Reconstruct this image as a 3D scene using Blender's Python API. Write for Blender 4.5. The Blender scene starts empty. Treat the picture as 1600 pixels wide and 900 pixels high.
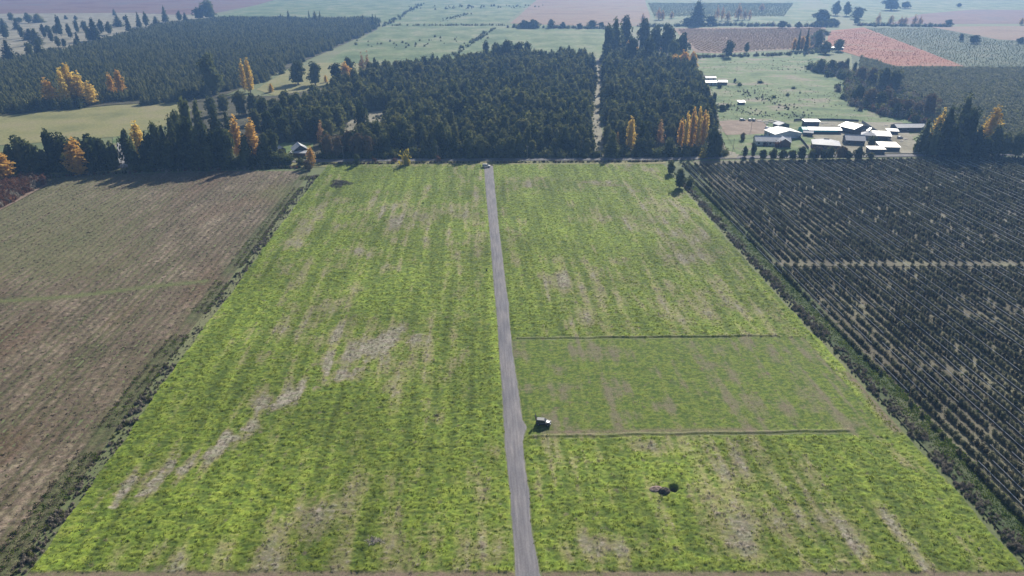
import bpy, bmesh, math, random
import numpy as np
from mathutils import Vector, Matrix

random.seed(7)
RNG = np.random.default_rng(7)
S = bpy.context.scene
COL = S.collection
R = math.radians

# ------------------------------------------------------------------ camera
CAM_H = 110.0
PITCH = R(25.1)
FOC = 1101.0            # focal length in photograph pixels (1600 wide)
cam = bpy.data.cameras.new('camera')
cam_ob = bpy.data.objects.new('camera', cam)
COL.objects.link(cam_ob)
cam_ob.location = (0, 0, CAM_H)
cam_ob.rotation_euler = (math.pi / 2 - PITCH, 0, 0)
cam.sensor_width = 36
cam.lens = 36 * FOC / 1600
cam.clip_start = 0.5
cam.clip_end = 30000
S.camera = cam_ob

# ------------------------------------------------------------------ sky, sun, exposure
SUN_EL, SUN_AZ = R(31), R(22)
world = bpy.data.worlds.new('World')
S.world = world
world.use_nodes = True
wn = world.node_tree.nodes
sky = wn.new('ShaderNodeTexSky')
sky.sky_type = 'NISHITA'
sky.sun_disc = False
sky.sun_elevation = SUN_EL
sky.sun_rotation = SUN_AZ
sky.dust_density = 1.2
world.node_tree.links.new(sky.outputs[0], wn['Background'].inputs[0])
wn['Background'].inputs[1].default_value = 0.06
sun = bpy.data.lights.new('sun', 'SUN')
sun.energy = 5.0
sun.angle = R(0.5)
sun.color = (1.0, 0.94, 0.84)
sun_ob = bpy.data.objects.new('sun', sun)
COL.objects.link(sun_ob)
sdir = Vector((math.sin(SUN_AZ) * math.cos(SUN_EL), math.cos(SUN_AZ) * math.cos(SUN_EL), math.sin(SUN_EL)))
sun_ob.rotation_euler = sdir.to_track_quat('Z', 'Y').to_euler()
sun_ob.location = sdir * 300
S.view_settings.view_transform = 'Standard'
S.view_settings.look = 'None'
S.view_settings.gamma = 1
S.view_settings.exposure = 0.42
S.render.engine = 'CYCLES'
cy = S.cycles
cy.use_denoising = True
cy.max_bounces = 6
cy.diffuse_bounces = 2
cy.glossy_bounces = 2
cy.transmission_bounces = 3
cy.volume_bounces = 1
cy.transparent_max_bounces = 4
cy.sample_clamp_indirect = 4
HAZE_DENSITY = 0.00019
HAZE_COLOR = (0.27, 0.51, 1.0)

# ------------------------------------------------------------------ survey helpers (photo sight lines -> points on flat ground)
def ang(y):
    return PITCH + math.atan((y - 450) / FOC)

def gp(x, y, z=0.0):
    a = ang(y)
    d = (CAM_H - z) / math.tan(a)
    depth = d * math.cos(PITCH) + (CAM_H - z) * math.sin(PITCH)
    return Vector(((x - 800) / FOC * depth, d, z))

def ppm(y):
    d = CAM_H / math.tan(ang(y))
    return FOC / (d * math.cos(PITCH) + CAM_H * math.sin(PITCH))

def height_at(yb, yt):
    d = CAM_H / math.tan(ang(yb))
    return CAM_H - d * math.tan(ang(yt))

FD = gp(738, 200) - gp(745, 258)
FD = Vector((-0.051, 0.9987, 0)).normalized()      # direction the field rows run
FU = Vector((FD.y, -FD.x, 0))

# ------------------------------------------------------------------ noise
_P = np.random.default_rng(3).permutation(512)
_P = np.concatenate([_P, _P, _P])
_G = np.random.default_rng(4).uniform(0, 2 * np.pi, 512)
_GX, _GY = np.cos(_G), np.sin(_G)

def noise(x, y, seed=0):
    x = np.asarray(x, float) + seed * 17.31
    y = np.asarray(y, float) - seed * 9.77
    xi = np.floor(x).astype(int); yi = np.floor(y).astype(int)
    xf = x - xi; yf = y - yi
    u = xf * xf * (3 - 2 * xf); v = yf * yf * (3 - 2 * yf)
    def g(ix, iy, dx, dy):
        h = _P[(_P[ix & 511] + iy) & 511]
        return _GX[h] * dx + _GY[h] * dy
    a = g(xi, yi, xf, yf); b = g(xi + 1, yi, xf - 1, yf)
    c = g(xi, yi + 1, xf, yf - 1); d = g(xi + 1, yi + 1, xf - 1, yf - 1)
    return ((a * (1 - u) + b * u) * (1 - v) + (c * (1 - u) + d * u) * v) * 1.5

def fbm(x, y, octv=4, seed=0, lac=2.03, gain=.5):
    t = 0; a = 1.0; s = 0
    for i in range(octv):
        t = t + a * noise(x, y, seed + i * 3); s += a
        x = np.asarray(x) * lac; y = np.asarray(y) * lac; a *= gain
    return t / s

def sstep(a, b, x):
    t = np.clip((x - a) / (b - a), 0, 1)
    return t * t * (3 - 2 * t)

# ------------------------------------------------------------------ object helpers
def tag(o, label=None, cat=None, group=None, kind=None):
    if label: o['label'] = label
    if cat: o['category'] = cat
    if group: o['group'] = group
    if kind: o['kind'] = kind
    return o

def link(name, mesh, parent=None, mat=None):
    o = bpy.data.objects.new(name, mesh)
    COL.objects.link(o)
    if mat is not None and mesh is not None and not len(mesh.materials):
        mesh.materials.append(mat)
    if parent is not None:
        o.parent = parent
    return o

def empty(name, loc, rz=0.0):
    o = bpy.data.objects.new(name, None)
    COL.objects.link(o)
    o.location = loc
    o.rotation_euler = (0, 0, rz)
    o.empty_display_size = 0.5
    return o

def np_mesh(name, verts, faces, mat=None, smooth=False, col=None):
    """verts (n,3), faces (m,k) of one size k"""
    me = bpy.data.meshes.new(name)
    verts = np.asarray(verts, np.float32); faces = np.asarray(faces, np.int32)
    m, k = faces.shape
    me.vertices.add(len(verts)); me.vertices.foreach_set('co', verts.ravel())
    me.loops.add(m * k); me.loops.foreach_set('vertex_index', faces.ravel())
    me.polygons.add(m)
    me.polygons.foreach_set('loop_start', np.arange(0, m * k, k, dtype=np.int32))
    me.polygons.foreach_set('loop_total', np.full(m, k, np.int32))
    if smooth:
        me.polygons.foreach_set('use_smooth', np.ones(m, bool))
    me.update(calc_edges=True)
    if col is not None:
        at = me.color_attributes.new('tint', 'FLOAT_COLOR', 'POINT')
        c4 = np.ones((len(verts), 4), np.float32); c4[:, :3] = col
        at.data.foreach_set('color', c4.ravel())
    if mat: me.materials.append(mat)
    return me

def grid_faces(nr, nc):
    i = np.arange(nr - 1)[:, None] * nc + np.arange(nc - 1)[None, :]
    i = i.ravel()
    return np.stack([i, i + 1, i + nc + 1, i + nc], 1)

def bm_mesh(name, bm, mat=None, smooth=False):
    me = bpy.data.meshes.new(name)
    bmesh.ops.recalc_face_normals(bm, faces=bm.faces)
    bm.to_mesh(me); bm.free()
    if smooth:
        for p in me.polygons: p.use_smooth = True
    if mat: me.materials.append(mat)
    return me

def add_box(bm, c, s, rz=0.0, bevel=0.0):
    mtx = Matrix.Translation(c) @ Matrix.Rotation(rz, 4, 'Z') @ Matrix.Diagonal((s[0], s[1], s[2], 1))
    r = bmesh.ops.create_cube(bm, size=1, matrix=mtx)
    if bevel:
        eds = set()
        for v in r['verts']: eds.update(v.link_edges)
        bmesh.ops.bevel(bm, geom=list(eds), offset=bevel, segments=2, affect='EDGES')

def add_cyl(bm, p0, p1, r0, r1, n=8):
    p0 = Vector(p0); p1 = Vector(p1); d = p1 - p0
    q = d.to_track_quat('Z', 'Y').to_matrix().to_4x4()
    bmesh.ops.create_cone(bm, cap_ends=True, segments=n, radius1=r0, radius2=r1, depth=d.length,
                          matrix=Matrix.Translation((p0 + p1) / 2) @ q)

def add_prism(bm, pts, x0, x1):
    """profile in (y,z), extruded along x"""
    a = [bm.verts.new((x0, y, z)) for y, z in pts]
    b = [bm.verts.new((x1, y, z)) for y, z in pts]
    bm.faces.new(a); bm.faces.new(b[::-1])
    n = len(pts)
    for i in range(n):
        bm.faces.new((a[i], b[i], b[(i + 1) % n], a[(i + 1) % n]))

# ------------------------------------------------------------------ materials
class NT:
    def __init__(s, name):
        s.m = bpy.data.materials.new(name); s.m.use_nodes = True
        s.t = s.m.node_tree; s.n = s.t.nodes; s.l = s.t.links
        s.b = s.n['Principled BSDF']; s.out = s.n['Material Output']
        s.b.inputs['Specular IOR Level'].default_value = 0.15
        s.b.inputs['Roughness'].default_value = 0.9
    def new(s, t, **k):
        n = s.n.new(t)
        for a, v in k.items(): setattr(n, a, v)
        return n
    def noise(s, scale, detail=4, coord=None, rough=.55):
        n = s.new('ShaderNodeTexNoise')
        n.inputs['Scale'].default_value = scale; n.inputs['Detail'].default_value = detail
        n.inputs['Roughness'].default_value = rough
        if coord is not None: s.l.new(coord, n.inputs['Vector'])
        return n
    def pos(s, scale=(1, 1, 1), rz=0.0):
        g = s.new('ShaderNodeNewGeometry')
        mp = s.new('ShaderNodeMapping'); mp.vector_type = 'TEXTURE'
        mp.inputs['Rotation'].default_value = (0, 0, rz)
        mp.inputs['Scale'].default_value = scale
        s.l.new(g.outputs['Position'], mp.inputs['Vector'])
        return mp.outputs[0]
    def ramp(s, fac, stops):
        r = s.new('ShaderNodeValToRGB')
        e = r.color_ramp.elements
        while len(e) < len(stops): e.new(0.5)
        for k, (p, c) in enumerate(stops):
            e[k].position = p; e[k].color = (*c, 1)
        s.l.new(fac, r.inputs[0])
        return r.outputs[0]
    def mix(s, fac, a, b, mode='MIX'):
        m = s.new('ShaderNodeMix'); m.data_type = 'RGBA'; m.blend_type = mode
        for sock, v in ((m.inputs[0], fac), (m.inputs[6], a), (m.inputs[7], b)):
            if hasattr(v, 'node'): s.l.new(v, sock)
            elif isinstance(v, (int, float)): sock.default_value = v
            else: sock.default_value = (*v, 1)
        return m.outputs[2]
    def bump(s, h, strength=.5, dist=.1):
        b = s.new('ShaderNodeBump')
        b.inputs['Strength'].default_value = strength; b.inputs['Distance'].default_value = dist
        s.l.new(h, b.inputs['Height']); s.l.new(b.outputs[0], s.b.inputs['Normal'])

def plain(name, c, rough=.7, spec=.3, metal=0.0, var=.12, scale=3.0):
    t = NT(name)
    n = t.noise(scale, 4, t.pos())
    lo = tuple(v * (1 - var) for v in c); hi = tuple(min(1, v * (1 + var)) for v in c)
    t.l.new(t.ramp(n.outputs[0], [(.3, lo), (.7, hi)]), t.b.inputs['Base Color'])
    t.b.inputs['Roughness'].default_value = rough
    t.b.inputs['Specular IOR Level'].default_value = spec
    t.b.inputs['Metallic'].default_value = metal
    return t.m

def foliage(name, ca, cb, trans=.35, nscale=.35, var=.35):
    """leaf material: colour drifts between two tones over the crown and from plant to plant"""
    t = NT(name)
    t.n.remove(t.b)
    oi = t.new('ShaderNodeObjectInfo')
    n = t.noise(nscale, 3, t.pos())
    ad = t.new('ShaderNodeMath', operation='MULTIPLY_ADD')
    t.l.new(oi.outputs['Random'], ad.inputs[0]); ad.inputs[1].default_value = var * 1.6
    sb = t.new('ShaderNodeMath', operation='MULTIPLY_ADD')
    t.l.new(n.outputs[0], sb.inputs[0]); sb.inputs[1].default_value = 1.2; sb.inputs[2].default_value = -.1 - var * .8
    t.l.new(sb.outputs[0], ad.inputs[2])
    c = t.ramp(ad.outputs[0], [(.15, ca), (.85, cb)])
    d = t.new('ShaderNodeBsdfDiffuse'); tr = t.new('ShaderNodeBsdfTranslucent')
    mx = t.new('ShaderNodeMixShader'); mx.inputs[0].default_value = trans
    t.l.new(c, d.inputs[0]); t.l.new(c, tr.inputs[0])
    t.l.new(d.outputs[0], mx.inputs[1]); t.l.new(tr.outputs[0], mx.inputs[2])
    t.l.new(mx.outputs[0], t.out.inputs[0])
    return t.m

def field_mat(name, stops, scale, stretch=(1, 1, 1), rz=0.0, fine=1.2, bump=.3, amount=.35):
    """broad patchy colour + fine speckle"""
    t = NT(name)
    p = t.pos(stretch, rz)
    a = t.noise(scale, 5, p)
    c = t.ramp(a.outputs[0], stops)
    b = t.noise(fine, 4, t.pos(), .7)
    g = t.ramp(b.outputs[0], [(.3, (.62, .62, .62)), (.7, (1.3, 1.3, 1.3))])
    t.l.new(t.mix(amount * 2, c, g, 'MULTIPLY'), t.b.inputs['Base Color'])
    t.bump(b.outputs[0], bump, .3)
    return t.m

def tint_mat(name, fine=2.2, lo=.7, hi=1.3, bump=.4, trans=0.0):
    t = NT(name)
    at = t.new('ShaderNodeVertexColor', layer_name='tint')
    n = t.noise(fine, 5, t.pos(), .72)
    g = t.ramp(n.outputs[0], [(.3, (lo, lo, lo)), (.7, (hi, hi, hi))])
    n2 = t.noise(.6, 3, t.pos((1.8, 1, 1)))
    hue = t.ramp(n2.outputs[0], [(.35, (.93, 1.0, .9)), (.65, (1.08, 1.0, 1.1))])
    c = t.mix(1.0, at.outputs[0], g, 'MULTIPLY')
    c = t.mix(1.0, c, hue, 'MULTIPLY')
    t.l.new(c, t.b.inputs['Base Color'])
    t.bump(n.outputs[0], bump, .15)
    return t.m

# ------------------------------------------------------------------ ground and fields
M_ground = field_mat('mat_ground', [(.3, (.14, .17, .075)), (.55, (.18, .20, .095)), (.75, (.24, .22, .13))], .012)

_layer = [0]
def poly_patch(name, px, mat, z=0.02, ragged=1.2, step=9.0):
    """a sheet on the ground; its outline gets a slightly uneven edge"""
    _layer[0] += 1
    z = z + _layer[0] * .004
    P = [gp(*p) for p in px]
    out = []
    for i, a in enumerate(P):
        b = P[(i + 1) % len(P)]
        L = (b - a).length; n = max(1, min(80, int(L / step)))
        nrm = Vector((b.y - a.y, a.x - b.x, 0)).normalized()
        for k in range(n):
            t = k / n
            q = a.lerp(b, t)
            j = 0 if k == 0 else ragged * float(noise(q.x * .07, q.y * .07, 5))
            out.append(q + nrm * j)
    bm = bmesh.new()
    vs = [bm.verts.new((v.x, v.y, z)) for v in out]
    es = [bm.edges.new((vs[i], vs[(i + 1) % len(vs)])) for i in range(len(vs))]
    bmesh.ops.triangle_fill(bm, edges=es, use_beauty=True)
    for f in bm.faces:
        if f.normal.z < 0: f.normal_flip()
    me = bpy.data.meshes.new(name); bm.to_mesh(me); bm.free()
    o = link(name, me, None, mat)
    return tag(o, kind='structure')

_p = gp(1052, 763)                                    # the sheet is left open where the pit was dug
_x = (-4500, _p.x - 2, _p.x + 2, 4500); _y = (-400, _p.y - 2.2, _p.y + 2.2, 9000)
g = np_mesh('ground', [(x, y, 0) for y in _y for x in _x], [(r * 4 + c, r * 4 + c + 1, r * 4 + c + 5, r * 4 + c + 4) for r in range(3) for c in range(3) if (r, c) != (1, 1)], M_ground)
tag(link('ground', g), kind='structure')

GREEN_PALE = field_mat('mat_pale_meadow', [(.36, (.085, .135, .045)), (.5, (.145, .195, .075)), (.64, (.22, .235, .12))], .024, (1, 1.5, 1), fine=.14, amount=.48)
GREEN_PADDOCK = field_mat('mat_paddock', [(.36, (.07, .125, .035)), (.45, (.125, .185, .06)), (.54, (.165, .21, .085)), (.63, (.24, .215, .145))], .045, (1.5, 1, 1), fine=.22, amount=.5)
TAN_MEADOW = field_mat('mat_tan_meadow', [(.3, (.16, .17, .07)), (.5, (.25, .24, .10)), (.75, (.29, .25, .14))], .03, fine=.6)
PLUM_FIELD = field_mat('mat_plum_field', [(.35, (.14, .065, .05)), (.5, (.19, .11, .085)), (.65, (.15, .105, .095))], .01, (1, 1, 1), fine=.1)
RUST_FIELD = field_mat('mat_rust_field', [(.35, (.25, .085, .035)), (.5, (.33, .115, .05)), (.65, (.28, .14, .07))], .02, fine=.3)
PINK_FIELD = field_mat('mat_pink_stubble', [(.35, (.20, .125, .075)), (.5, (.26, .165, .10)), (.65, (.235, .175, .11))], .015, fine=.2)
GREY_GREEN = field_mat('mat_grey_green', [(.35, (.06, .09, .04)), (.5, (.09, .12, .055)), (.65, (.13, .14, .075))], .03, fine=.4)
SOIL_DARK = field_mat('mat_orchard_soil', [(.35, (.115, .105, .075)), (.5, (.16, .145, .10)), (.65, (.21, .20, .125))], .06, (1, 3, 1), fine=.9)
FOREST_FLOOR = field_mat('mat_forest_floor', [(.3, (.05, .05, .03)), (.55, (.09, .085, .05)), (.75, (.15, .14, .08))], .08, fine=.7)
CLEARING = field_mat('mat_clearing', [(.3, (.17, .15, .10)), (.5, (.26, .24, .17)), (.75, (.36, .33, .26))], .05, fine=.5)
DIRT = field_mat('mat_dirt', [(.3, (.19, .14, .10)), (.55, (.27, .20, .15)), (.75, (.32, .26, .20))], .12, fine=1.0)

Z1, Z2, Z3 = 0.02, 0.17, 0.32
poly_patch('far_plum_field', [(-900, -22), (800, -22), (400, 8), (330, 22), (150, 27), (-900, 34)], PLUM_FIELD, Z1)
poly_patch('far_meadow', [(340, 26), (470, -12), (1000, -16), (830, 5), (790, 36), (600, 42), (590, 30)], GREEN_PALE, Z2)
poly_patch('far_meadow', [(500, 102), (600, 41), (800, 37), (945, 42), (960, 95), (925, 100), (760, 108), (600, 118)], GREEN_PALE, Z2)
poly_patch('stubble_field', [(797, 37), (845, -6), (1005, -8), (1016, 26), (1012, 40), (945, 42)], PINK_FIELD, Z3)
poly_patch('cleared_land', [(-400, 140), (-400, 24), (200, 20), (340, 26), (200, 50), (80, 95), (-10, 120)], CLEARING, Z1)
poly_patch('tan_meadow', [(-300, 205), (0, 182), (180, 165), (285, 158), (300, 172), (262, 196), (180, 214), (-300, 250)], TAN_MEADOW, Z2)
poly_patch('tan_meadow', [(400, 140), (452, 108), (500, 98), (600, 100), (520, 135), (430, 150)], TAN_MEADOW, Z2)
poly_patch('paddock', [(1085, 118), (1086, 84), (1282, 80), (1300, 105), (1335, 130), (1332, 158), (1400, 182), (1440, 196), (1430, 240), (1140, 243), (1112, 190)], GREEN_PADDOCK, Z2)
poly_patch('vineyard_ground', [(1052, 44), (1290, 42), (1290, 74), (1120, 84), (1085, 82)], PINK_FIELD, Z2)
poly_patch('far_orchard_ground', [(1008, 2), (1260, 2), (1230, 30), (1022, 30)], GREEN_PALE, Z1)
poly_patch('far_grass_field', [(1130, 40), (1200, 20), (1300, 12), (1300, 42)], GREEN_PALE, Z2)
poly_patch('rust_field', [(1288, 72), (1298, 48), (1350, 43), (1506, 104), (1398, 104), (1340, 88)], RUST_FIELD, Z3)
poly_patch('orchard_ground', [(1342, 43), (1760, 40), (1760, 106), (1500, 105)], GREY_GREEN, Z2)
poly_patch('rust_field', [(1452, 42), (1760, 40), (1760, 62), (1640, 66), (1560, 62)], PINK_FIELD, Z3)
poly_patch('far_meadow', [(1340, 36), (1260, -10), (2100, -18), (2100, 30)], GREEN_PALE, Z1)
poly_patch('far_fallow_field', [(1385, 38), (1440, 22), (1520, 15), (1900, 18), (1900, 36)], PLUM_FIELD, Z2)
poly_patch('shrub_orchard_ground', [(1330, 86), (1400, 106), (1900, 106), (1900, 246), (1440, 246), (1400, 180), (1335, 125)], GREY_GREEN, Z1)
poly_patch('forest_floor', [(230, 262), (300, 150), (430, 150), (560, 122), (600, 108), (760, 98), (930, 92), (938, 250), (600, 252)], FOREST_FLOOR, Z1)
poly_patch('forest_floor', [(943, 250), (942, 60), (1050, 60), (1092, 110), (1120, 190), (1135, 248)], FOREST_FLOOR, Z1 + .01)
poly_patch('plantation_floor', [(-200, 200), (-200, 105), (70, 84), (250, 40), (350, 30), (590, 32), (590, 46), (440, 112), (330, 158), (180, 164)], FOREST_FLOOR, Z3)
poly_patch('clearing', [(538, 214), (545, 186), (575, 176), (612, 172), (600, 186), (578, 200), (572, 216)], CLEARING, Z2 + .01)
poly_patch('forest_track', [(930, 246), (926, 210), (921, 190), (928, 140), (932, 92), (942, 92), (940, 140), (936, 180), (942, 215), (944, 246)], CLEARING, Z2 + .02, .5)
poly_patch('bare_yard', [(1120, 190), (1190, 187), (1202, 205), (1190, 212), (1135, 212)], DIRT, Z3)
poly_patch('earth_forecourt', [(1116, 214), (1126, 214), (1136, 236), (1156, 241), (1150, 248), (1128, 248)], CLEARING, Z3 + .01, .4)
poly_patch('farm_lane', [(1098, 118), (1103, 118), (1122, 180), (1128, 216), (1117, 216), (1110, 180)], CLEARING, Z3, .3)
poly_patch('side_lane', [(183, 224), (194, 224), (204, 262), (186, 262)], plain('mat_side_lane', (.30, .29, .29), .9, .1), Z3, .2)
poly_patch('lane_verge', [(176, 214), (204, 214), (210, 262), (178, 262)], GREEN_PADDOCK, Z2, .5)
poly_patch('house_lawn', [(425, 232), (445, 222), (490, 224), (492, 240), (430, 244)], GREEN_PADDOCK, Z2 + .01)
poly_patch('garden_lawn', [(1136, 212), (1190, 210), (1260, 214), (1270, 238), (1150, 242)], GREEN_PADDOCK, Z3 + .01)
poly_patch('farmyard', [(1255, 190), (1410, 192), (1440, 240), (1290, 242)], CLEARING, Z3 - .01)
poly_patch('orchard_ground', [(1082, 252), (1800, 243), (3300, 700), (3300, 1200), (1800, 1100)], SOIL_DARK, Z1, .4)
poly_patch('orchard_headland', [(1046, 262), (1074, 262), (1085, 262), (1205, 398), (1640, 868), (1760, 1000), (1700, 1000), (1590, 862), (1345, 590)], GREY_GREEN, Z2, .4)
poly_patch('orchard_lane', [(1205, 410.5), (1800, 409.5), (1800, 417.5), (1215, 417)], SOIL_DARK, Z2, .5)
poly_patch('red_scrub_ground', [(-400, 330), (-400, 300), (0, 284), (70, 278), (75, 290), (0, 330), (-200, 400)], DIRT, Z3)
poly_patch('roadside_verge', [(-500, 300), (100, 272), (440, 262), (1040, 256), (1040, 246), (440, 248), (100, 256), (-500, 275)], TAN_MEADOW, Z1 + .005)

# cross road behind the field
def strip(name, pts, half, mat, z, parent=None):
    V = []; F = []
    P = [Vector(p) for p in pts]
    for i, p in enumerate(P):
        t = (P[min(i + 1, len(P) - 1)] - P[max(i - 1, 0)]).normalized()
        n = Vector((t.y, -t.x, 0))
        V += [(*(p - n * half).to_2d(), z), (*(p + n * half).to_2d(), z)]
    for i in range(len(P) - 1):
        F.append((2 * i, 2 * i + 1, 2 * i + 3, 2 * i + 2))
    return link(name, np_mesh(name, V, F), parent, mat)

ROADPX = [(-300, 284), (0, 271), (190, 261), (440, 252.5), (600, 250.5), (760, 250), (1040, 249), (1140, 246.5), (1400, 243.5), (1700, 240.5)]
M_asphalt = field_mat('mat_asphalt', [(.3, (.15, .145, .145)), (.6, (.20, .195, .195)), (.8, (.24, .23, .22))], .3, fine=2.0, bump=.1)
o = strip('cross_road', [gp(*p) for p in ROADPX], 3.2, M_asphalt, Z3 + .05)
tag(o, kind='structure')

# ------------------------------------------------------------------ the big pasture: one relief sheet
def interp_edge(pts, d):
    """x of a surveyed boundary as a function of distance y"""
    P = np.array([[gp(*p).y, gp(*p).x] for p in pts])
    P = P[P[:, 0].argsort()]
    out = np.interp(d, P[:, 0], P[:, 1])
    s0 = (P[1, 1] - P[0, 1]) / (P[1, 0] - P[0, 0])
    lo = d < P[0, 0]
    return np.where(lo, P[0, 1] + (d - P[0, 0]) * s0, out)

LEFT = [(512, 258), (478, 300), (418, 380), (345, 480), (252, 602), (175, 715), (42, 895)]
RIGHT = [(1036, 256), (1062, 290), (1130, 368), (1230, 480), (1345, 602), (1470, 742), (1598, 888)]
RL = [(756, 256), (759, 300), (764, 350), (768, 400), (772, 450), (777, 500), (780.5, 560), (784, 600), (788, 675), (789, 700), (793, 733), (797, 767), (800, 817), (803, 850), (805, 900)]
RR = [(770, 256), (774, 300), (779, 350), (785, 400), (791, 450), (795, 475), (796, 500), (802, 560), (809, 600), (816, 655), (823, 668), (817, 690), (821, 733), (827, 767), (829, 817), (835, 850), (845, 900)]
Y0, Y1 = gp(800, 985).y, gp(800, 257).y

def world_px(X, Y, Z=0.0):
    dz = CAM_H - Z
    dep = Y * math.cos(PITCH) + dz * math.sin(PITCH)
    up = Y * math.sin(PITCH) - dz * math.cos(PITCH)
    return 800 + X / dep * FOC, 450 - up / dep * FOC

def blob(X, Y, px, py, rx, ry, rot=0.0):
    """soft ellipse centred at a surveyed spot; radii in metres"""
    c = gp(px, py)
    dx = X - c.x; dy = Y - c.y
    ca, sa = math.cos(rot), math.sin(rot)
    u = (dx * ca + dy * sa) / rx; v = (-dx * sa + dy * ca) / ry
    return np.exp(-(u * u + v * v))

def near_line(X, Y, px, w):
    P = [gp(*p) for p in px]
    best = np.full(X.shape, 1e9)
    for a, b in zip(P[:-1], P[1:]):
        ab = b - a; L2 = ab.x ** 2 + ab.y ** 2
        t = np.clip(((X - a.x) * ab.x + (Y - a.y) * ab.y) / L2, 0, 1)
        best = np.minimum(best, np.hypot(X - a.x - t * ab.x, Y - a.y - t * ab.y))
    return np.exp(-(best / w) ** 2)

def pasture_state(X, Y):
    """relief amplitude and colour of the grass at world points"""
    u = X * FU.x + Y * FU.y; v = X * FD.x + Y * FD.y
    big = fbm(u * .035, v * .022, 4, 1)
    mid = fbm(u * .16, v * .085, 4, 2)
    row = noise(u * .42, v * .012, 9) * .6 + noise(u * .95, v * .02, 10) * .4
    fine = fbm(X * .95, Y * 1.25, 3, 6, 2.2, .6)
    streak = fbm(u * .30, v * .022, 3, 17)
    clump = fbm(X * .33, Y * .45, 3, 14)
    rl = interp_edge(RL, Y); rr = interp_edge(RR, Y)
    le = interp_edge(LEFT, Y); re = interp_edge(RIGHT, Y)
    ya = gp(800, 527).y; yb = gp(800, 681).y
    right = X > rr
    mown = (right & (Y < ya) & (Y > yb) & (X < re - 4)).astype(float)
    # dryness
    dry = .0 + .75 * big + .75 * mid + .30 * row + .65 * streak
    dry += .68 * near_line(X, Y, [(170, 792), (262, 742), (345, 692), (405, 652), (465, 612), (560, 572), (640, 522)], 3.4) * sstep(-.05, .35, mid + .6 * clump + .5 * streak + .05)
    dry += .6 * near_line(X, Y, [(200, 770), (330, 700), (450, 605), (620, 520)], 5.5) * sstep(-.4, .3, mid + .5 * streak + .2)
    for b in [(480, 812, 9, 7, .4), (440, 520, 5, 6, .5), (605, 425, 5, 9, .6), (560, 390, 5, 12, .35), (630, 530, 9, 3, .5), (530, 590, 7, 5, .3),
              (640, 350, 26, 16, .38), (1010, 350, 20, 14, .3), (1075, 345, 10, 30, .4), (1060, 480, 16, 14, .42), (880, 440, 5, 8, .55), (930, 285, 10, 4, .5),
              (1300, 790, 16, 10, .25), (1420, 820, 14, 8, .2), (1180, 830, 16, 7, .3), (960, 855, 9, 4, .35), (1390, 720, 9, 9, .35), (700, 300, 14, 9, .3),
              (1060, 410, 8, 16, .4), (940, 860, 10, 5, .4), (1020, 700, 8, 3, .4), (1230, 560, 10, 10, .25)]:
        dry += b[4] * blob(X, Y, *b[:4])
    for b in [(130, 850, 12, 8, .5), (300, 800, 14, 8, .5), (330, 640, 9, 14, .45), (560, 268, 30, 7, .7), (900, 272, 34, 8, .55), (1480, 790, 6, 16, .5),
              (640, 470, 14, 14, .3), (830, 480, 8, 30, .4), (700, 760, 14, 12, .3), (1000, 560, 26, 10, .25), (850, 330, 10, 30, .3)]:
        dry -= b[4] * blob(X, Y, *b[:4])
    dry -= .35 * np.exp(-((X - le) / 5.0) ** 2) + .3 * np.exp(-((re - X) / 4.0) ** 2)
    dry -= .3 * np.exp(-((X - rl) / 3.0) ** 2) + .3 * np.exp(-((X - rr) / 3.0) ** 2)
    dry = dry + .05
    g_bright = np.array([.218, .280, .040]); g_deep = np.array([.095, .142, .026]); khaki = np.array([.240, .225, .100])
    grey = np.array([.200, .188, .135]); straw = np.array([.40, .37, .29]); soil = np.array([.20, .155, .115])
    def L(a, b, t): return a + (b - a) * t[..., None]
    gmix = np.clip(.48 + 1.1 * clump + 1.2 * fine + .5 * streak, 0, 1)
    c = L(np.broadcast_to(g_deep, X.shape + (3,)), g_bright, gmix)
    c = L(c, khaki, sstep(.05, .5, dry + .35 * fine) * .8)
    c = L(c, grey, sstep(.42, .8, dry + .3 * fine) * .85)
    tone = 1 + .42 * fbm(u * .022, v * .03, 3, 33) + .25 * streak + .25 * row
    c = c * tone[..., None]
    c = L(c, straw, sstep(.75, 1.5, dry + 1.5 * fine + .5 * clump) * .7)
    # mown, browner strip on the right with bare earth showing through
    bare = sstep(-.05, .5, fbm(u * .11, v * .10, 4, 21) + .45 * row + .55 * streak + .3 * fine)
    mc = L(np.broadcast_to(np.array([.070, .115, .020]), X.shape + (3,)), np.array([.175, .225, .038]), np.clip(.5 + 1.7 * fine + .8 * clump, 0, 1))
    mc = L(mc, np.array([.190, .160, .112]), bare * .8)
    c = L(c, mc, mown * .9)
    dirt = near_line(X, Y, [(1325, 585), (1352, 612), (1385, 655), (1400, 672)], 1.7)
    dirt += .7 * near_line(X, Y, [(850, 676), (1000, 674), (1180, 672)], 1.0) * (Y > yb)
    dirt += sstep(gp(800, 893).y + .4, gp(800, 893).y - .6, Y + .9 * fine)
    dirt += .8 * blob(X, Y, 955, 290, 9, 2.5)
    c = L(c, soil, np.clip(dirt * (1 + fine), 0, 1) * .9)
    c = L(c, soil * .8, sstep(.30, .5, fbm(X * .5, Y * .4, 4, 31) + .12 * np.clip(dry, -.5, 1)) * .55)
    # relief
    amp = .29 - .13 * np.clip(dry, -.4, 1) - .20 * mown - .2 * np.clip(dirt, 0, 1)
    amp = np.clip(amp, .06, .6)
    h = amp * (.55 + .75 * fine + .75 * clump) + .05 * row + .12 * mid
    edge = np.minimum(np.abs(X - rl), np.abs(X - rr))
    on_road = (X > rl - .15) & (X < rr + .15)
    h = h * sstep(0, 1.4, edge)
    h = np.where(on_road, -.12, h + .02)
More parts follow.
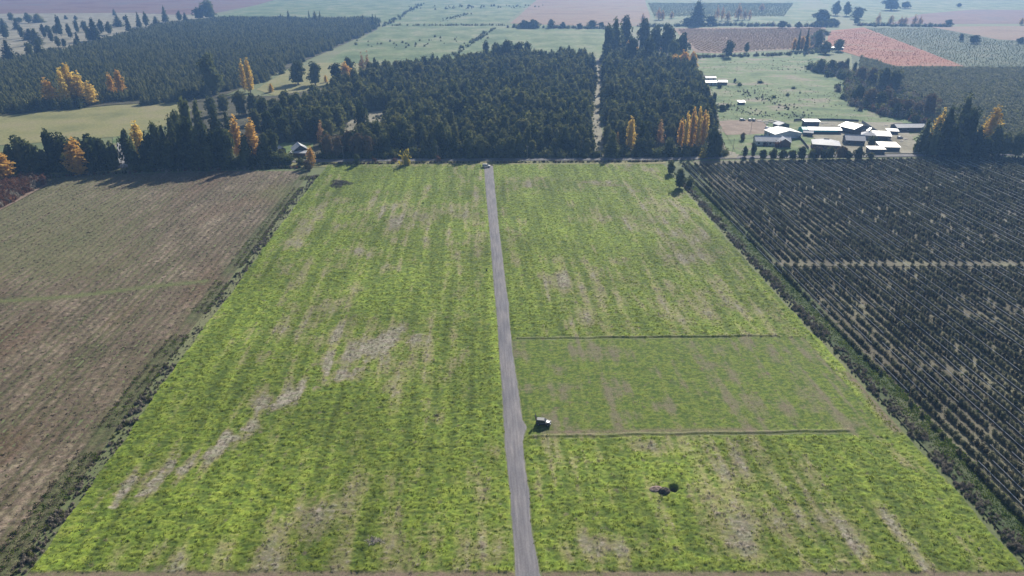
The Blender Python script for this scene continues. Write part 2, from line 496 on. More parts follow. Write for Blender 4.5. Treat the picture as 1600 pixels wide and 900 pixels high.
    # the two raised turf edges across the field and the pit
    for yy, x0, x1 in ((527.5, 806, 1216), (680, 828, 1328)):
        a = gp(x0, yy + (2 if yy < 600 else 3)); b = gp(x1, yy - (2.5 if yy < 600 else 6))
        lin = a.y + (X - a.x) / (b.x - a.x) * (b.y - a.y) + .35 * noise(X * .12, 0 * X, 44)
        inside = (X > a.x) & (X < b.x)
        step = np.exp(-((Y - lin - .45) / .34) ** 2)
        h = h + np.where(inside, step * .24, 0)
        trench = np.exp(-((Y - lin + .55) / .36) ** 2)
        h = h - np.where(inside, trench * .13, 0)
        c = L(c, np.array([.30, .27, .17]), np.where(inside, step * .5, 0))
        c = L(c, np.array([.10, .085, .055]), np.where(inside, trench * .4, 0))
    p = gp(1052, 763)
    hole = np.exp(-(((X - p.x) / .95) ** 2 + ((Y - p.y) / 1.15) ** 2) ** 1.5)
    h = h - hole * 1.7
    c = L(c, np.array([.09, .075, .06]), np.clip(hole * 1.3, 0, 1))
    return h, c, dry, mown, (rl, rr, le, re)

ys = [Y0]
while ys[-1] < Y1:
    ys.append(ys[-1] + .13 + .00115 * ys[-1])
ys = np.array(ys)
NC = 560
ss = np.linspace(0, 1, NC)
le = interp_edge(LEFT, ys) + .9 * noise(ys * .09, ys * 0, 51); re = interp_edge(RIGHT, ys) + .7 * noise(ys * .1, ys * 0, 52)
GX = le[:, None] + (re - le)[:, None] * ss[None, :]
GY = np.repeat(ys[:, None], NC, 1)
GX = GX + RNG.uniform(-.1, .1, GX.shape); GY = GY + RNG.uniform(-.08, .08, GY.shape)
H, C, DRY, MOWN, EDG = pasture_state(GX, GY)
M_pasture = tint_mat('mat_pasture', 2.6, .62, 1.36, .5)
me = np_mesh('pasture', np.stack([GX, GY, H + .03], -1).reshape(-1, 3), grid_faces(len(ys), NC), M_pasture, True, C.reshape(-1, 3))
tag(link('pasture', me), kind='structure')

# gravel drive through the middle
V = []; NR = 9
yr = np.linspace(gp(800, 985).y, gp(800, 252.5).y, 420)
a = interp_edge(RL, yr) + .16 * noise(yr * .35, yr * 0, 61) + .14 * noise(yr * 1.3, yr * 0, 62)
b = interp_edge(RR, yr) + .16 * noise(yr * .35, yr * 0, 63) + .14 * noise(yr * 1.3, yr * 0, 64)
t = np.linspace(0, 1, NR)
DX = a[:, None] + (b - a)[:, None] * t; DY = np.repeat(yr[:, None], NR, 1)
DZ = .09 - .14 * (np.abs(t - .5) * 2) ** 4 - .03 * (np.exp(-((t - .28) / .07) ** 2) + np.exp(-((t - .72) / .07) ** 2))
DZ = np.repeat(DZ[None, :], len(yr), 0)
tm = NT('mat_gravel')
pg = tm.pos((1, 14, 1), math.atan2(-FD.x, FD.y))
n1 = tm.noise(1.6, 4, pg); n2 = tm.noise(5, 4, tm.pos(), .75); n3 = tm.noise(.22, 3, tm.pos((1, 2.5, 1)))
c1 = tm.ramp(n1.outputs[0], [(.3, (.175, .170, .185)), (.55, (.235, .226, .238)), (.75, (.30, .285, .29))])
c2 = tm.ramp(n2.outputs[0], [(.3, (.72, .72, .72)), (.7, (1.22, 1.22, 1.22))])
c3 = tm.ramp(n3.outputs[0], [(.35, (.86, .87, .9)), (.65, (1.1, 1.07, 1.04))])
tm.l.new(tm.mix(1, tm.mix(1, c1, c2, 'MULTIPLY'), c3, 'MULTIPLY'), tm.b.inputs['Base Color'])
tm.bump(n2.outputs[0], .5, .08)
me = np_mesh('gravel_drive', np.stack([DX, DY, DZ + .04], -1).reshape(-1, 3), grid_faces(len(yr), NR), tm.m, True)
tag(link('gravel_drive', me), kind='structure')

# ------------------------------------------------------------------ ploughed-in field on the left
LF = [(440, 275), (478, 282), (425, 350), (300, 490), (190, 630), (60, 810), (0, 880)]
def left_field():
    ys = [gp(0, 930).y]
    y1 = gp(0, 268).y
    while ys[-1] < y1: ys.append(ys[-1] + .24 + .0015 * ys[-1])
    ys = np.array(ys); nc = 440
    re = interp_edge([(482, 270), (474, 284), (412, 366), (334, 470), (240, 592), (158, 705), (20, 895)], ys)
    X = re[:, None] + (np.linspace(0, 1, nc) ** 1.15)[None, :] * -230.0
    Y = np.repeat(ys[:, None], nc, 1)
    X = X + RNG.uniform(-.15, .15, X.shape)
    # far limit follows the road
    lim = np.interp(X, [gp(*p).x for p in ((-300, 300), (75, 277), (440, 264), (520, 262))], [gp(*p).y for p in ((-300, 300), (75, 277), (440, 264), (520, 262))])
    Y = np.minimum(Y, lim)
    u = X * FU.x + Y * FU.y; v = X * FD.x + Y * FD.y
    w = u + .5 * noise(v * .03, u * .03, 71)
    big = fbm(u * .018, v * .014, 4, 72); mid = fbm(u * .1, v * .05, 4, 73); fine = fbm(X * .8, Y * .75, 3, 74)
    furrow = np.sin(w * 2 * np.pi / 2.9); band = noise(u * .22, v * .006, 75)
    def L(a, b, t): return a + (np.array(b) - a) * t[..., None]
    c = np.broadcast_to(np.array([.160, .135, .100]), X.shape + (3,))
    c = L(c, [.31, .265, .215], sstep(-.05, .55, mid * .7 + fine * .7 + .25 * big) * .9)
    c = L(c, [.075, .065, .045], sstep(.1, .7, -.75 * mid - .5 * fine + .45 * band) * .85)
    c = c * (1 - .42 * sstep(.0, 1.0, furrow * (.6 + .6 * noise(u * .05, v * .01, 79)) + .6 * band) + .12 * sstep(0, 1, -furrow))[..., None]
    px, py = world_px(X, Y)
    upper = sstep(470, 400, py) * sstep(330, 90, px)
    c = L(c, [.165, .175, .09], np.clip(sstep(-.1, .5, furrow * .35 + band * .5 + fine * .4 + .9 * upper - .25) * .75, 0, 1))
    c = L(c, [.16, .09, .065], sstep(.15, .6, noise(u * .05, v * .02, 77) + .4 * band + .3 * fine) * .3 * (1 - upper))
    # grassy lane across and green weeds by the ditch
    lane = near_line(X, Y, [(-200, 480), (0, 471), (110, 464), (230, 449), (320, 440)], 1.9)
    c = L(c, [.155, .185, .08], np.clip(lane * 1.1, 0, 1) * .85)
    d_ed = re[:, None] - X
    weeds = sstep(7.5, 3.0, d_ed + 2.2 * mid) * sstep(-.35, .25, noise(v * .05, u * .0, 78) + .35)
    c = L(c, [.10, .135, .055], weeds * .6)
    c = L(c, [.15, .17, .07], blob(X, Y, 440, 300, 12, 14) * .7)
    c = c * np.array([.87, .83, .74])
    h = .10 * furrow * (1 - lane) + .20 * fine + .12 * mid + .10 * weeds
    h = h * sstep(0, 1.0, lim - Y)
    me = np_mesh('stubble_field', np.stack([X, Y, h + .14], -1).reshape(-1, 3), grid_faces(len(ys), nc)[:, ::-1], tint_mat('mat_left_field', 2.0, .5, 1.5, .7), True, c.reshape(-1, 3))
    tag(link('weedy_field', me), kind='structure')
left_field()

# ------------------------------------------------------------------ plant shapes
def cards(P, Nrm, size, rng, jitter=.55, aspect=1.0):
    """leaf clumps: one bent four-sided spray per point"""
    n = len(P)
    Nrm = Nrm + rng.normal(0, jitter, (n, 3))
    Nrm /= np.linalg.norm(Nrm, axis=1, keepdims=True) + 1e-9
    T = np.cross(Nrm, rng.normal(0, 1, (n, 3))); T /= np.linalg.norm(T, axis=1, keepdims=True) + 1e-9
    B = np.cross(Nrm, T)
    s = np.asarray(size).reshape(-1, 1) * rng.uniform(.6, 1.35, (n, 1))
    q = []
    for a, b in ((-1, -.6), (.7, -1), (1, .7), (-.6, 1)):
        q.append(P + T * s * a * .5 * aspect * rng.uniform(.65, 1.25, (n, 1)) + B * s * b * .5 * rng.uniform(.65, 1.25, (n, 1)) + Nrm * s * rng.uniform(-.18, .18, (n, 1)))
    V = np.stack(q, 1).reshape(-1, 3)
    F = np.arange(4 * n).reshape(n, 4)
    return V, F

def core(prof, rng, nseg=9):
    """lumpy inner body; prof = [(z, r)]"""
    V = []
    for z, r in prof:
        for k in range(nseg):
            a = 2 * math.pi * k / nseg
            rr = r * rng.uniform(.8, 1.15)
            V.append((math.cos(a) * rr, math.sin(a) * rr, z))
    F = []
    for i in range(len(prof) - 1):
        for k in range(nseg):
            F.append((i * nseg + k, i * nseg + (k + 1) % nseg, (i + 1) * nseg + (k + 1) % nseg, (i + 1) * nseg + k))
    return np.array(V), np.array(F)

def join(*vf):
    V = []; F = []; o = 0
    for v, f in vf:
        V.append(v); F.append(f + o); o += len(v)
    return np.concatenate(V), np.concatenate(F)

def crown_pine(seed, H=14., Rd=2.6, n=430, ex=.72, lump=.0):
    r = np.random.default_rng(seed)
    t = 1 - np.sqrt(r.uniform(0, 1, n)) * .93
    t = np.clip(t, .07, 1)
    prof = Rd * (1 - t) ** ex * (.78 + .34 * np.abs(np.sin(t * 23 + seed)))
    a = r.uniform(0, 2 * np.pi, n)
    lop = 1 + .22 * np.sin(a * 2 + seed) + .15 * np.sin(a * 3 + seed * 2)
    if lump: lop = lop * (1 + lump * np.sin(a * 3 + t * 14 + seed) * np.sin(t * 19 - a * 2))
    rad = prof * np.sqrt(r.uniform(.35, 1.15, n)) * lop
    P = np.stack([np.cos(a) * rad, np.sin(a) * rad, t * H - .12 * rad], 1)
    Nn = np.stack([np.cos(a) * .7, np.sin(a) * .7, 1.1 + 0 * a], 1)
    v = cards(P, Nn, (.55 + .75 * (1 - t)), r)
    zz = np.linspace(.1, .92, 6)
    return join(v, core([(z * H, Rd * .62 * (1 - z) ** (ex + .08)) for z in zz], r))

def crown_round(seed, H=13., Rd=4.6, n=900, base=.02, lobes=18, size=.85):
    r = np.random.default_rng(seed)
    Ps = []; Ns = []
    zc = H * (base + 1) / 2; hz = H * (1 - base) / 2
    for k in range(lobes):
        a = r.uniform(0, 2 * np.pi); e = r.uniform(-.98, 1.0)
        q = math.sqrt(max(.05, 1 - max(0, e + .1) ** 2 * .95)) * r.uniform(.3, .82) * (1.0 if e > -.5 else .9)
        c = np.array([math.cos(a) * q * Rd, math.sin(a) * q * Rd, zc + e * hz * .66])
        lr = Rd * r.uniform(.26, .46)
        m = n // lobes
        d = r.normal(0, 1, (m, 3)); d /= np.linalg.norm(d, axis=1, keepdims=True)
        d[:, 2] = np.abs(d[:, 2]) * np.where(r.uniform(0, 1, m) < .78, 1, -1)
        Ps.append(c + d * lr * r.uniform(.7, 1.12, (m, 1)) * np.array([1, 1, hz / Rd * .72 + .3])); Ns.append(d)
    P = np.concatenate(Ps); P[:, 2] = np.clip(P[:, 2], H * base * .6, H * 1.02)
    v = cards(P, np.concatenate(Ns) * .7 + np.array([0, 0, .6]), np.full(len(P), size), r)
    zz = np.linspace(-.98, .8, 6)
    return join(v, core([(zc + z * hz * .82, Rd * .56 * math.sqrt(1 - max(0, z) ** 2)) for z in zz], r))

def crown_poplar(seed, H=18., Rd=2.1, n=1000, sparse=False):
    """upright limbs, each its own narrow plume, so the outline ends in several tips"""
    r = np.random.default_rng(seed)
    nb = 8
    Ps = []; Ns = []
    for k in range(nb):
        a = 2 * np.pi * k / (nb - 1) + r.uniform(-.4, .4)
        off = Rd * r.uniform(.35, .75) if k else 0
        z0 = H * r.uniform(.04, .16); z1 = H * r.uniform(.62, .95) if k else H
        m = n // nb
        t = r.uniform(0, 1, m)
        w = Rd * .62 * np.sin(np.pi * np.clip(t * .84 + .10, 0, 1)) ** .6 * (1 + .35 * np.sin(t * 17 + k * 2 + seed)) * (1 if not sparse else .55)
        b = r.uniform(0, 2 * np.pi, m); q = w * np.sqrt(r.uniform(.1, 1.2, m))
        sway = off * (1 - .55 * t ** 1.5)
        Ps.append(np.stack([math.cos(a) * sway + np.cos(b) * q, math.sin(a) * sway + np.sin(b) * q, z0 + (z1 - z0) * t], 1))
        Ns.append(np.stack([np.cos(b), np.sin(b), .6 + 0 * b], 1))
    P = np.concatenate(Ps)
    v = cards(P, np.concatenate(Ns), np.full(len(P), .62 if not sparse else .5), r, .8)
    if sparse: return v
    zz = np.linspace(.08, .86, 6)
    return join(v, core([(z * H, Rd * .45 * math.sin(math.pi * (z * .75 + .2))) for z in zz], r, 7))

def crown_bush(seed, H=2.4, Rd=1.25, n=150, size=.42):
    r = np.random.default_rng(seed)
    d = r.normal(0, 1, (n, 3)); d /= np.linalg.norm(d, axis=1, keepdims=True)
    d[:, 2] = np.abs(d[:, 2]) * 1.0
    lump = 1 + .28 * np.sin(d[:, 0] * 4 + seed) + .25 * np.sin(d[:, 1] * 5 + seed * 2)
    P = d * np.array([Rd, Rd, H * .95]) * (r.uniform(.55, 1.08, n) * lump)[:, None]
    P[:, 2] = np.clip(P[:, 2], .08, None)
    v = cards(P, d, np.full(n, size), r, .7)
    return join(v, core([(.02, Rd * .6), (H * .35, Rd * .62), (H * .62, Rd * .42), (H * .75, Rd * .1)], r, 7))

def crown_orchard(seed, H=2.7, Rd=1.05, n=150):
    r = np.random.default_rng(seed)
    t = r.uniform(.16, 1, n)
    w = Rd * np.sin(np.pi * np.clip(t * .8 + .16, 0, 1)) ** .6
    a = r.uniform(0, 2 * np.pi, n); q = w * np.sqrt(r.uniform(.15, 1.25, n)) * (1 + .3 * np.sin(2 * a + seed))
    P = np.stack([np.cos(a) * q, np.sin(a) * q, t * H * r.uniform(.9, 1.08, n)], 1)
    v = cards(P, np.stack([np.cos(a) * .6, np.sin(a) * .6, 1.0 + 0 * a], 1), np.full(n, .4), r, .7)
    return join(v, core([(.45, Rd * .3), (1.1, Rd * .55), (1.8, Rd * .45), (2.3, Rd * .12)], r, 6))

def trunk_mesh(name, H, r, mat, seed, limbs=4):
    rn = random.Random(seed)
    bm = bmesh.new()
    add_cyl(bm, (0, 0, -.2), (rn.uniform(-.2, .2), rn.uniform(-.2, .2), H * .45), r, r * .62, 7)
    add_cyl(bm, (0, 0, H * .44), (rn.uniform(-.3, .3), rn.uniform(-.3, .3), H * .86), r * .62, r * .15, 6)
    for k in range(limbs):
        a = k * 6.283 / limbs + rn.uniform(-.4, .4); z = H * rn.uniform(.25, .5)
        add_cyl(bm, (0, 0, z), (math.cos(a) * H * .16, math.sin(a) * H * .16, z + H * .2), r * .4, r * .1, 5)
    return bm_mesh(name, bm, mat)

def tuft(seed, n=9, Rd=.36, h=.22, size=.24):
    r = np.random.default_rng(seed)
    a = r.uniform(0, 2 * np.pi, n); q = Rd * np.sqrt(r.uniform(0, 1, n))
    V = []; F = []
    for k in range(n):
        c = np.array([math.cos(a[k]) * q[k], math.sin(a[k]) * q[k], 0])
        b = r.uniform(0, 2 * np.pi); t = np.array([math.cos(b), math.sin(b), 0]) * size * .5 * r.uniform(.6, 1.2)
        lean = np.array([math.cos(a[k]), math.sin(a[k]), 0]) * r.uniform(.05, .3) * h * 1.5
        hh = h * r.uniform(.6, 1.25)
        o = len(V)
        V += [c - t, c + t, c + t * .6 + lean + [0, 0, hh * .8], c - t * .3 + lean * 1.2 + [0, 0, hh]]
        F.append((o, o + 1, o + 2, o + 3))
    return np.array(V), np.array(F)

F_pine = foliage('leaf_pine', (.050, .070, .023), (.24, .25, .085), .45, .5, .55)
F_pine2 = foliage('leaf_young_pine', (.085, .105, .04), (.27, .27, .115), .45, .3, .5)
F_dark = foliage('leaf_dark', (.036, .054, .019), (.15, .170, .060), .40)
F_olive = foliage('leaf_olive', (.08, .10, .035), (.22, .22, .085), .42)
F_gold = foliage('leaf_gold', (.62, .43, .075), (.86, .66, .18), .5, .5)
F_orange = foliage('leaf_orange', (.58, .35, .08), (.80, .54, .16), .5, .5)
F_dull = foliage('leaf_dull_orange', (.38, .23, .11), (.60, .40, .19), .5, .5)
F_brown = foliage('leaf_brown', (.10, .075, .045), (.22, .165, .09), .3, .5)
F_rust = foliage('leaf_rust', (.22, .065, .03), (.42, .14, .055), .4, .4)
F_scrub = foliage('leaf_russet_scrub', (.11, .06, .04), (.25, .125, .07), .3, .4)
F_grey = foliage('leaf_dead_scrub', (.15, .13, .105), (.34, .30, .245), .3, .8)
F_orch = foliage('leaf_orchard', (.105, .118, .07), (.26, .26, .155), .45, .25, .3)
F_orch2 = foliage('leaf_orchard_thin', (.05, .05, .028), (.13, .12, .07), .25, .25, .4)
F_weed = foliage('leaf_weed', (.055, .10, .025), (.12, .18, .05), .35, .6)
F_vine = foliage('leaf_vine', (.34, .24, .16), (.52, .39, .26), .42, .1)
F_yellow = foliage('leaf_yellow_shrub', (.33, .28, .04), (.55, .42, .07), .45, .6)
F_grass = foliage('leaf_grass', (.135, .18, .026), (.295, .335, .052), .5, .35, .3)
F_grass_dark = foliage('leaf_grass_deep', (.085, .125, .024), (.17, .215, .036), .45, .35, .3)
F_straw = foliage('leaf_straw', (.30, .26, .18), (.56, .51, .41), .3, .6, .3)
F_dry = foliage('leaf_dry_weed', (.12, .095, .07), (.34, .28, .22), .2, .6, .4)
BARK = plain('mat_bark', (.11, .085, .065), .95, .1, 0, .3, 2.0)
BARK_PALE = plain('mat_pale_bark', (.24, .21, .18), .95, .1, 0, .25, 2.0)

def protos(name, fn, mat, seeds, **k):
    out = []
    for sd in seeds:
        v, f = fn(sd, **k)
        out.append(np_mesh(name, v, f, mat))
    return out

KIND = {}
def kind(key, oname, meshes, H, W, tr, tmat, limbs=4):
    KIND[key] = dict(name=oname, crowns=meshes, H=H, W=W, trunks=[trunk_mesh('trunk', H, tr, tmat, 5 + i, limbs) for i in range(2)])

kind('pine', 'conifer_tree', protos('crown', crown_pine, F_pine, range(1, 7), n=520, ex=.5, lump=.3), 14., 5.6, .22, BARK)
WOODR = protos('crown', crown_round, F_olive, (401, 402, 403), H=14., Rd=2.8, n=560, size=.8)
kind('ypine', 'young_conifer', protos('crown', crown_pine, F_pine2, range(11, 15), n=300, ex=.55, lump=.2), 14., 5.6, .22, BARK)
kind('wood', 'broadleaf_tree', WOODR, 14., 5.6, .22, BARK)
kind('dark', 'evergreen_tree', protos('crown', crown_round, F_dark, range(21, 27)), 13., 9.6, .35, BARK)
kind('cone', 'cypress_tree', protos('crown', crown_pine, F_dark, range(31, 35), H=16., Rd=4.0, n=900, ex=.55, lump=.35), 16., 8.2, .4, BARK)
kind('olive', 'broadleaf_tree', protos('crown', crown_round, F_olive, range(41, 45)), 13., 9.6, .3, BARK)
kind('gold', 'poplar_tree', protos('crown', crown_poplar, F_gold, range(51, 55)), 18., 4.2, .28, BARK_PALE, 6)
kind('orange', 'poplar_tree', protos('crown', crown_poplar, F_orange, range(55, 59)), 18., 4.2, .28, BARK_PALE, 6)
kind('dull', 'poplar_tree', protos('crown', crown_poplar, F_dull, range(61, 64), sparse=True, n=640), 18., 3.6, .28, BARK_PALE, 6)
kind('brown', 'bare_tree', protos('crown', crown_round, F_brown, range(71, 75), n=520, size=.8), 13., 9.6, .3, BARK_PALE, 6)
kind('bush', 'shrub', protos('crown', crown_bush, F_dark, range(81, 85)), 2.4, 2.8, .08, BARK, 3)
kind('obush', 'shrub', protos('crown', crown_bush, F_olive, range(85, 89)), 2.4, 2.8, .08, BARK, 3)
kind('ybush', 'shrub', protos('crown', crown_bush, F_yellow, range(89, 91)), 2.4, 2.8, .08, BARK, 3)
kind('rbush', 'shrub', protos('crown', crown_bush, F_scrub, range(91, 94)), 2.4, 2.8, .08, BARK, 3)
kind('gbush', 'shrub', protos('crown', crown_bush, F_grey, range(94, 98), size=.3, n=190), 2.4, 2.8, .08, BARK_PALE, 3)
kind('orch', 'orchard_tree', protos('crown', crown_orchard, F_orch, range(101, 105)), 2.7, 2.3, .07, BARK, 3)
kind('orch2', 'orchard_tree', protos('crown', crown_orchard, F_orch2, range(105, 108), n=90), 2.7, 2.3, .07, BARK, 3)

def plant(kd, loc, h, w, label, cat='tree', group=None, parts=True):
    K = KIND[kd]
    o = empty(K['name'], loc, random.uniform(0, 6.28))
    sx = w / K['W']; sz = h / K['H']
    o.scale = (sx * random.uniform(.92, 1.08), sx * random.uniform(.92, 1.08), sz)
    link('crown', random.choice(K['crowns']), o)
    if parts: link('trunk', random.choice(K['trunks']), o)
    return tag(o, label, cat, group)

def nth(k):
    return '%d%s' % (k, 'th' if 10 < k % 100 < 14 else {1: 'st', 2: 'nd', 3: 'rd'}.get(k % 10, 'th'))

def TG(rows, label, cat, group):
    """a surveyed line or clump of like trees, counted from left to right in its label"""
    rows = sorted(rows, key=lambda r: r[1])
    for k, r in enumerate(rows):
        T(*r, label.replace('#', nth(k + 1)), cat, group)

def T(kd, x, yb, yt, wpx, label, cat='tree', group=None):
    """plant surveyed in the photograph: foot, top and width"""
    return plant(kd, gp(x, yb), max(.6, height_at(yb, yt)), max(.6, wpx / ppm(yb)), label, cat, group)

_ng = {}
def scatter(name, pts, scl, kinds, label, cat, weights=None, rot=None, tilt=0.0, turn=None):
    """uncountable growth: one object that sows the given shapes over its points"""
    pts = np.asarray(pts, np.float32); n = len(pts)
    me = bpy.data.meshes.new(name)
    me.vertices.add(n); me.vertices.foreach_set('co', pts.ravel())
    scl = np.asarray(scl, np.float32)
    if scl.ndim == 1: scl = np.repeat(scl[:, None], 3, 1)
    me.attributes.new('scl', 'FLOAT_VECTOR', 'POINT').data.foreach_set('vector', scl.ravel().astype(np.float32))
    rt = np.zeros((n, 3), np.float32); rt[:, 2] = RNG.uniform(0, 6.28, n)
    rt[:, :2] = RNG.normal(0, tilt, (n, 2)) if tilt else 0
    if turn is not None: rt[:, 2] = turn + RNG.integers(0, 2, n) * math.pi + RNG.normal(0, .15, n)
    me.attributes.new('rot', 'FLOAT_VECTOR', 'POINT').data.foreach_set('vector', rt.ravel())
    idx = RNG.choice(len(kinds), n, p=weights).astype(np.int32)
    me.attributes.new('idx', 'INT', 'POINT').data.foreach_set('value', idx)
    o = link(name, me)
    g = bpy.data.node_groups.new('sow_' + name, 'GeometryNodeTree')
    g.interface.new_socket('Geometry', in_out='INPUT', socket_type='NodeSocketGeometry')
    g.interface.new_socket('Geometry', in_out='OUTPUT', socket_type='NodeSocketGeometry')
    N = g.nodes.new; lk = g.links.new
    gi = N('NodeGroupInput'); go = N('NodeGroupOutput'); ip = N('GeometryNodeInstanceOnPoints')
    gj = N('GeometryNodeGeometryToInstance')
    for m in reversed(kinds):
        if m.name not in _ng: _ng[m.name] = bpy.data.objects.new('seed_' + m.name, m)
        oi = N('GeometryNodeObjectInfo'); oi.inputs['Object'].default_value = _ng[m.name]
        lk(oi.outputs['Geometry'], gj.inputs[0])
    def attr(nm, ty):
        a = N('GeometryNodeInputNamedAttribute'); a.data_type = ty; a.inputs['Name'].default_value = nm
        return a.outputs[0]
    e = N('FunctionNodeEulerToRotation')
    lk(attr('rot', 'FLOAT_VECTOR'), e.inputs[0])
    lk(gi.outputs[0], ip.inputs['Points']); lk(gj.outputs[0], ip.inputs['Instance'])
    ip.inputs['Pick Instance'].default_value = True
    lk(attr('idx', 'INT'), ip.inputs['Instance Index'])
    lk(e.outputs[0], ip.inputs['Rotation']); lk(attr('scl', 'FLOAT_VECTOR'), ip.inputs['Scale'])
    lk(ip.outputs[0], go.inputs[0])
    o.modifiers.new('sow', 'NODES').node_group = g
    return tag(o, label, cat, None, 'stuff')

def in_poly(X, Y, P):
    r = np.zeros(X.shape, bool)
    for i in range(len(P)):
        a = P[i]; b = P[i - 1]
        cnd = (a.y > Y) != (b.y > Y)
        xx = (b.x - a.x) * (Y - a.y) / ((b.y - a.y) or 1e-9) + a.x
        r ^= cnd & (X < xx)
    return r

def fill(px, step, jit=.4, aligned=False, stepv=None, rag=0.0):
    P = [gp(*p) for p in px]
    x0, x1 = min(p.x for p in P), max(p.x for p in P); y0, y1 = min(p.y for p in P), max(p.y for p in P)
    stepv = stepv or step
    if aligned:
        us = [p.x * FU.x + p.y * FU.y for p in P]; vs = [p.x * FD.x + p.y * FD.y for p in P]
        U, Vv = np.meshgrid(np.arange(min(us), max(us), step), np.arange(min(vs), max(vs), stepv))
        X = U * FU.x + Vv * FD.x; Y = U * FU.y + Vv * FD.y
    else:
        X, Y = np.meshgrid(np.arange(x0, x1, step), np.arange(y0, y1, stepv))
    X = X.ravel(); Y = Y.ravel()
    X = X + RNG.uniform(-jit, jit, X.shape) * step; Y = Y + RNG.uniform(-jit, jit, Y.shape) * stepv
    k = in_poly(X + rag * fbm(X * .035, Y * .035, 2, 111), Y + rag * 1.6 * fbm(X * .035, Y * .035, 2, 112), P)
    return X[k], Y[k]

def in_view(X, Y, pad=60):
    px, py = world_px(X, Y)
    return (px > -pad) & (px < 1600 + pad) & (py > -60) & (py < 900 + 90)

# ------------------------------------------------------------------ woods
W1 = [(452, 243), (432, 205), (430, 185), (480, 160), (560, 132), (600, 112), (700, 108), (760, 100), (830, 96), (924, 92), (926, 120), (918, 190), (926, 244)]
W2 = [(948, 244), (946, 180), (944, 95), (1000, 92), (1078, 106), (1096, 140), (1106, 180), (1112, 240)]
X1, Yy1 = fill(W1, 5.2, .48, rag=14)
X2, Yy2 = fill(W2, 5.4, .48, rag=7)
WX = np.concatenate([X1, X2]); WY = np.concatenate([Yy1, Yy2])
keep = RNG.uniform(0, 1, len(WX)) > .10 + .25 * sstep(.1, .5, fbm(WX * .05, WY * .05, 2, 85))
for c in ((564, 202, 16, 62), (582, 184, 14, 30), (602, 178, 10, 14), (466, 240, 17, 34), (440, 240, 10, 24), (1002, 214, 14, 7), (1081, 236, 19, 26), (984, 238, 5, 18), (1030, 233, 6, 16), (964, 236, 4, 12), (505, 178, 6, 8), (765, 214, 5, 5), (700, 190, 4, 6), (535, 214, 8, 10)):
    p = gp(c[0], c[1]); keep &= ((WX - p.x) / c[2]) ** 2 + ((WY - p.y) / c[3]) ** 2 > 1
keep &= near_line(WX, WY, [(934, 248), (931, 200), (929, 185), (936, 140), (937, 92)], 4.0) < .45
WX, WY = WX[keep], WY[keep]
hh = 13.5 + 4.5 * fbm(WX * .03, WY * .03, 2, 81) + RNG.normal(0, 2.3, len(WX))
front = WY < gp(800, 232).y
hh = np.where(front, hh * RNG.uniform(.62, 1.12, len(WX)), hh)
order = np.argsort(WY)
LAB_W = 'dark green tree packed among its like in the wood behind the cross road'
for i in order[:300]:
    kd = random.choice(['pine', 'pine', 'wood', 'ypine', 'cone', 'pine', 'wood', 'olive'])
    plant(kd, (WX[i], WY[i], 0), hh[i], hh[i] * random.uniform(.42, .68), LAB_W, 'tree', 'front conifers of the wood')
rest = order[300:]
def scale_of(kd, h, wr):
    K = KIND[kd]
    return np.stack([h * wr / K['W'], h * wr / K['W'], h / K['H']], 1)
scatter('conifer_wood', np.stack([WX[rest], WY[rest], 0 * rest], 1), scale_of('pine', hh[rest], RNG.uniform(.40, .66, len(rest))),
        KIND['pine']['crowns'] + WOODR, 'deep dark conifer wood reaching back to the pale meadows', 'wood',
        [.12] * 6 + [.10, .09, .09])

W3 = [(-120, 190), (-120, 118), (20, 98), (80, 86), (135, 74), (250, 42), (350, 31), (585, 33), (588, 46), (520, 74), (440, 110), (415, 126), (330, 152), (280, 160), (180, 162), (60, 176)]
X3, Y3 = fill(W3, 4.6, .46, rag=22)
h3 = 8.5 + 2.0 * fbm(X3 * .02, Y3 * .02, 2, 82) + RNG.uniform(-1.3, 1.3, len(X3))
k = RNG.uniform(0, 1, len(X3)) < .93
scatter('young_plantation', np.stack([X3, Y3, 0 * X3], 1)[k], scale_of('ypine', h3[k], RNG.uniform(.5, .72, k.sum())),
        KIND['ypine']['crowns'] + KIND['pine']['crowns'][:1], 'wide even plantation of young conifers beyond the olive meadow', 'plantation', [.23, .23, .22, .22, .10])

# undergrowth along the woods' feet and tracks
def along(px, n, spread, smin, smax):
    P = [gp(*p) for p in px]
    L = [0]
    for a, b in zip(P[:-1], P[1:]): L.append(L[-1] + (b - a).length)
    s = RNG.uniform(0, L[-1], n)
    X = np.interp(s, L, [p.x for p in P]) + RNG.normal(0, spread, n); Y = np.interp(s, L, [p.y for p in P]) + RNG.normal(0, spread, n)
    return np.stack([X, Y, 0 * X], 1), RNG.uniform(smin, smax, n)

def ug(name, segs, kinds, label, weights=None, cat='undergrowth'):
    A = [along(*s) for s in segs]
    scatter(name, np.concatenate([a[0] for a in A]), np.concatenate([a[1] for a in A]), kinds, label, cat, weights)

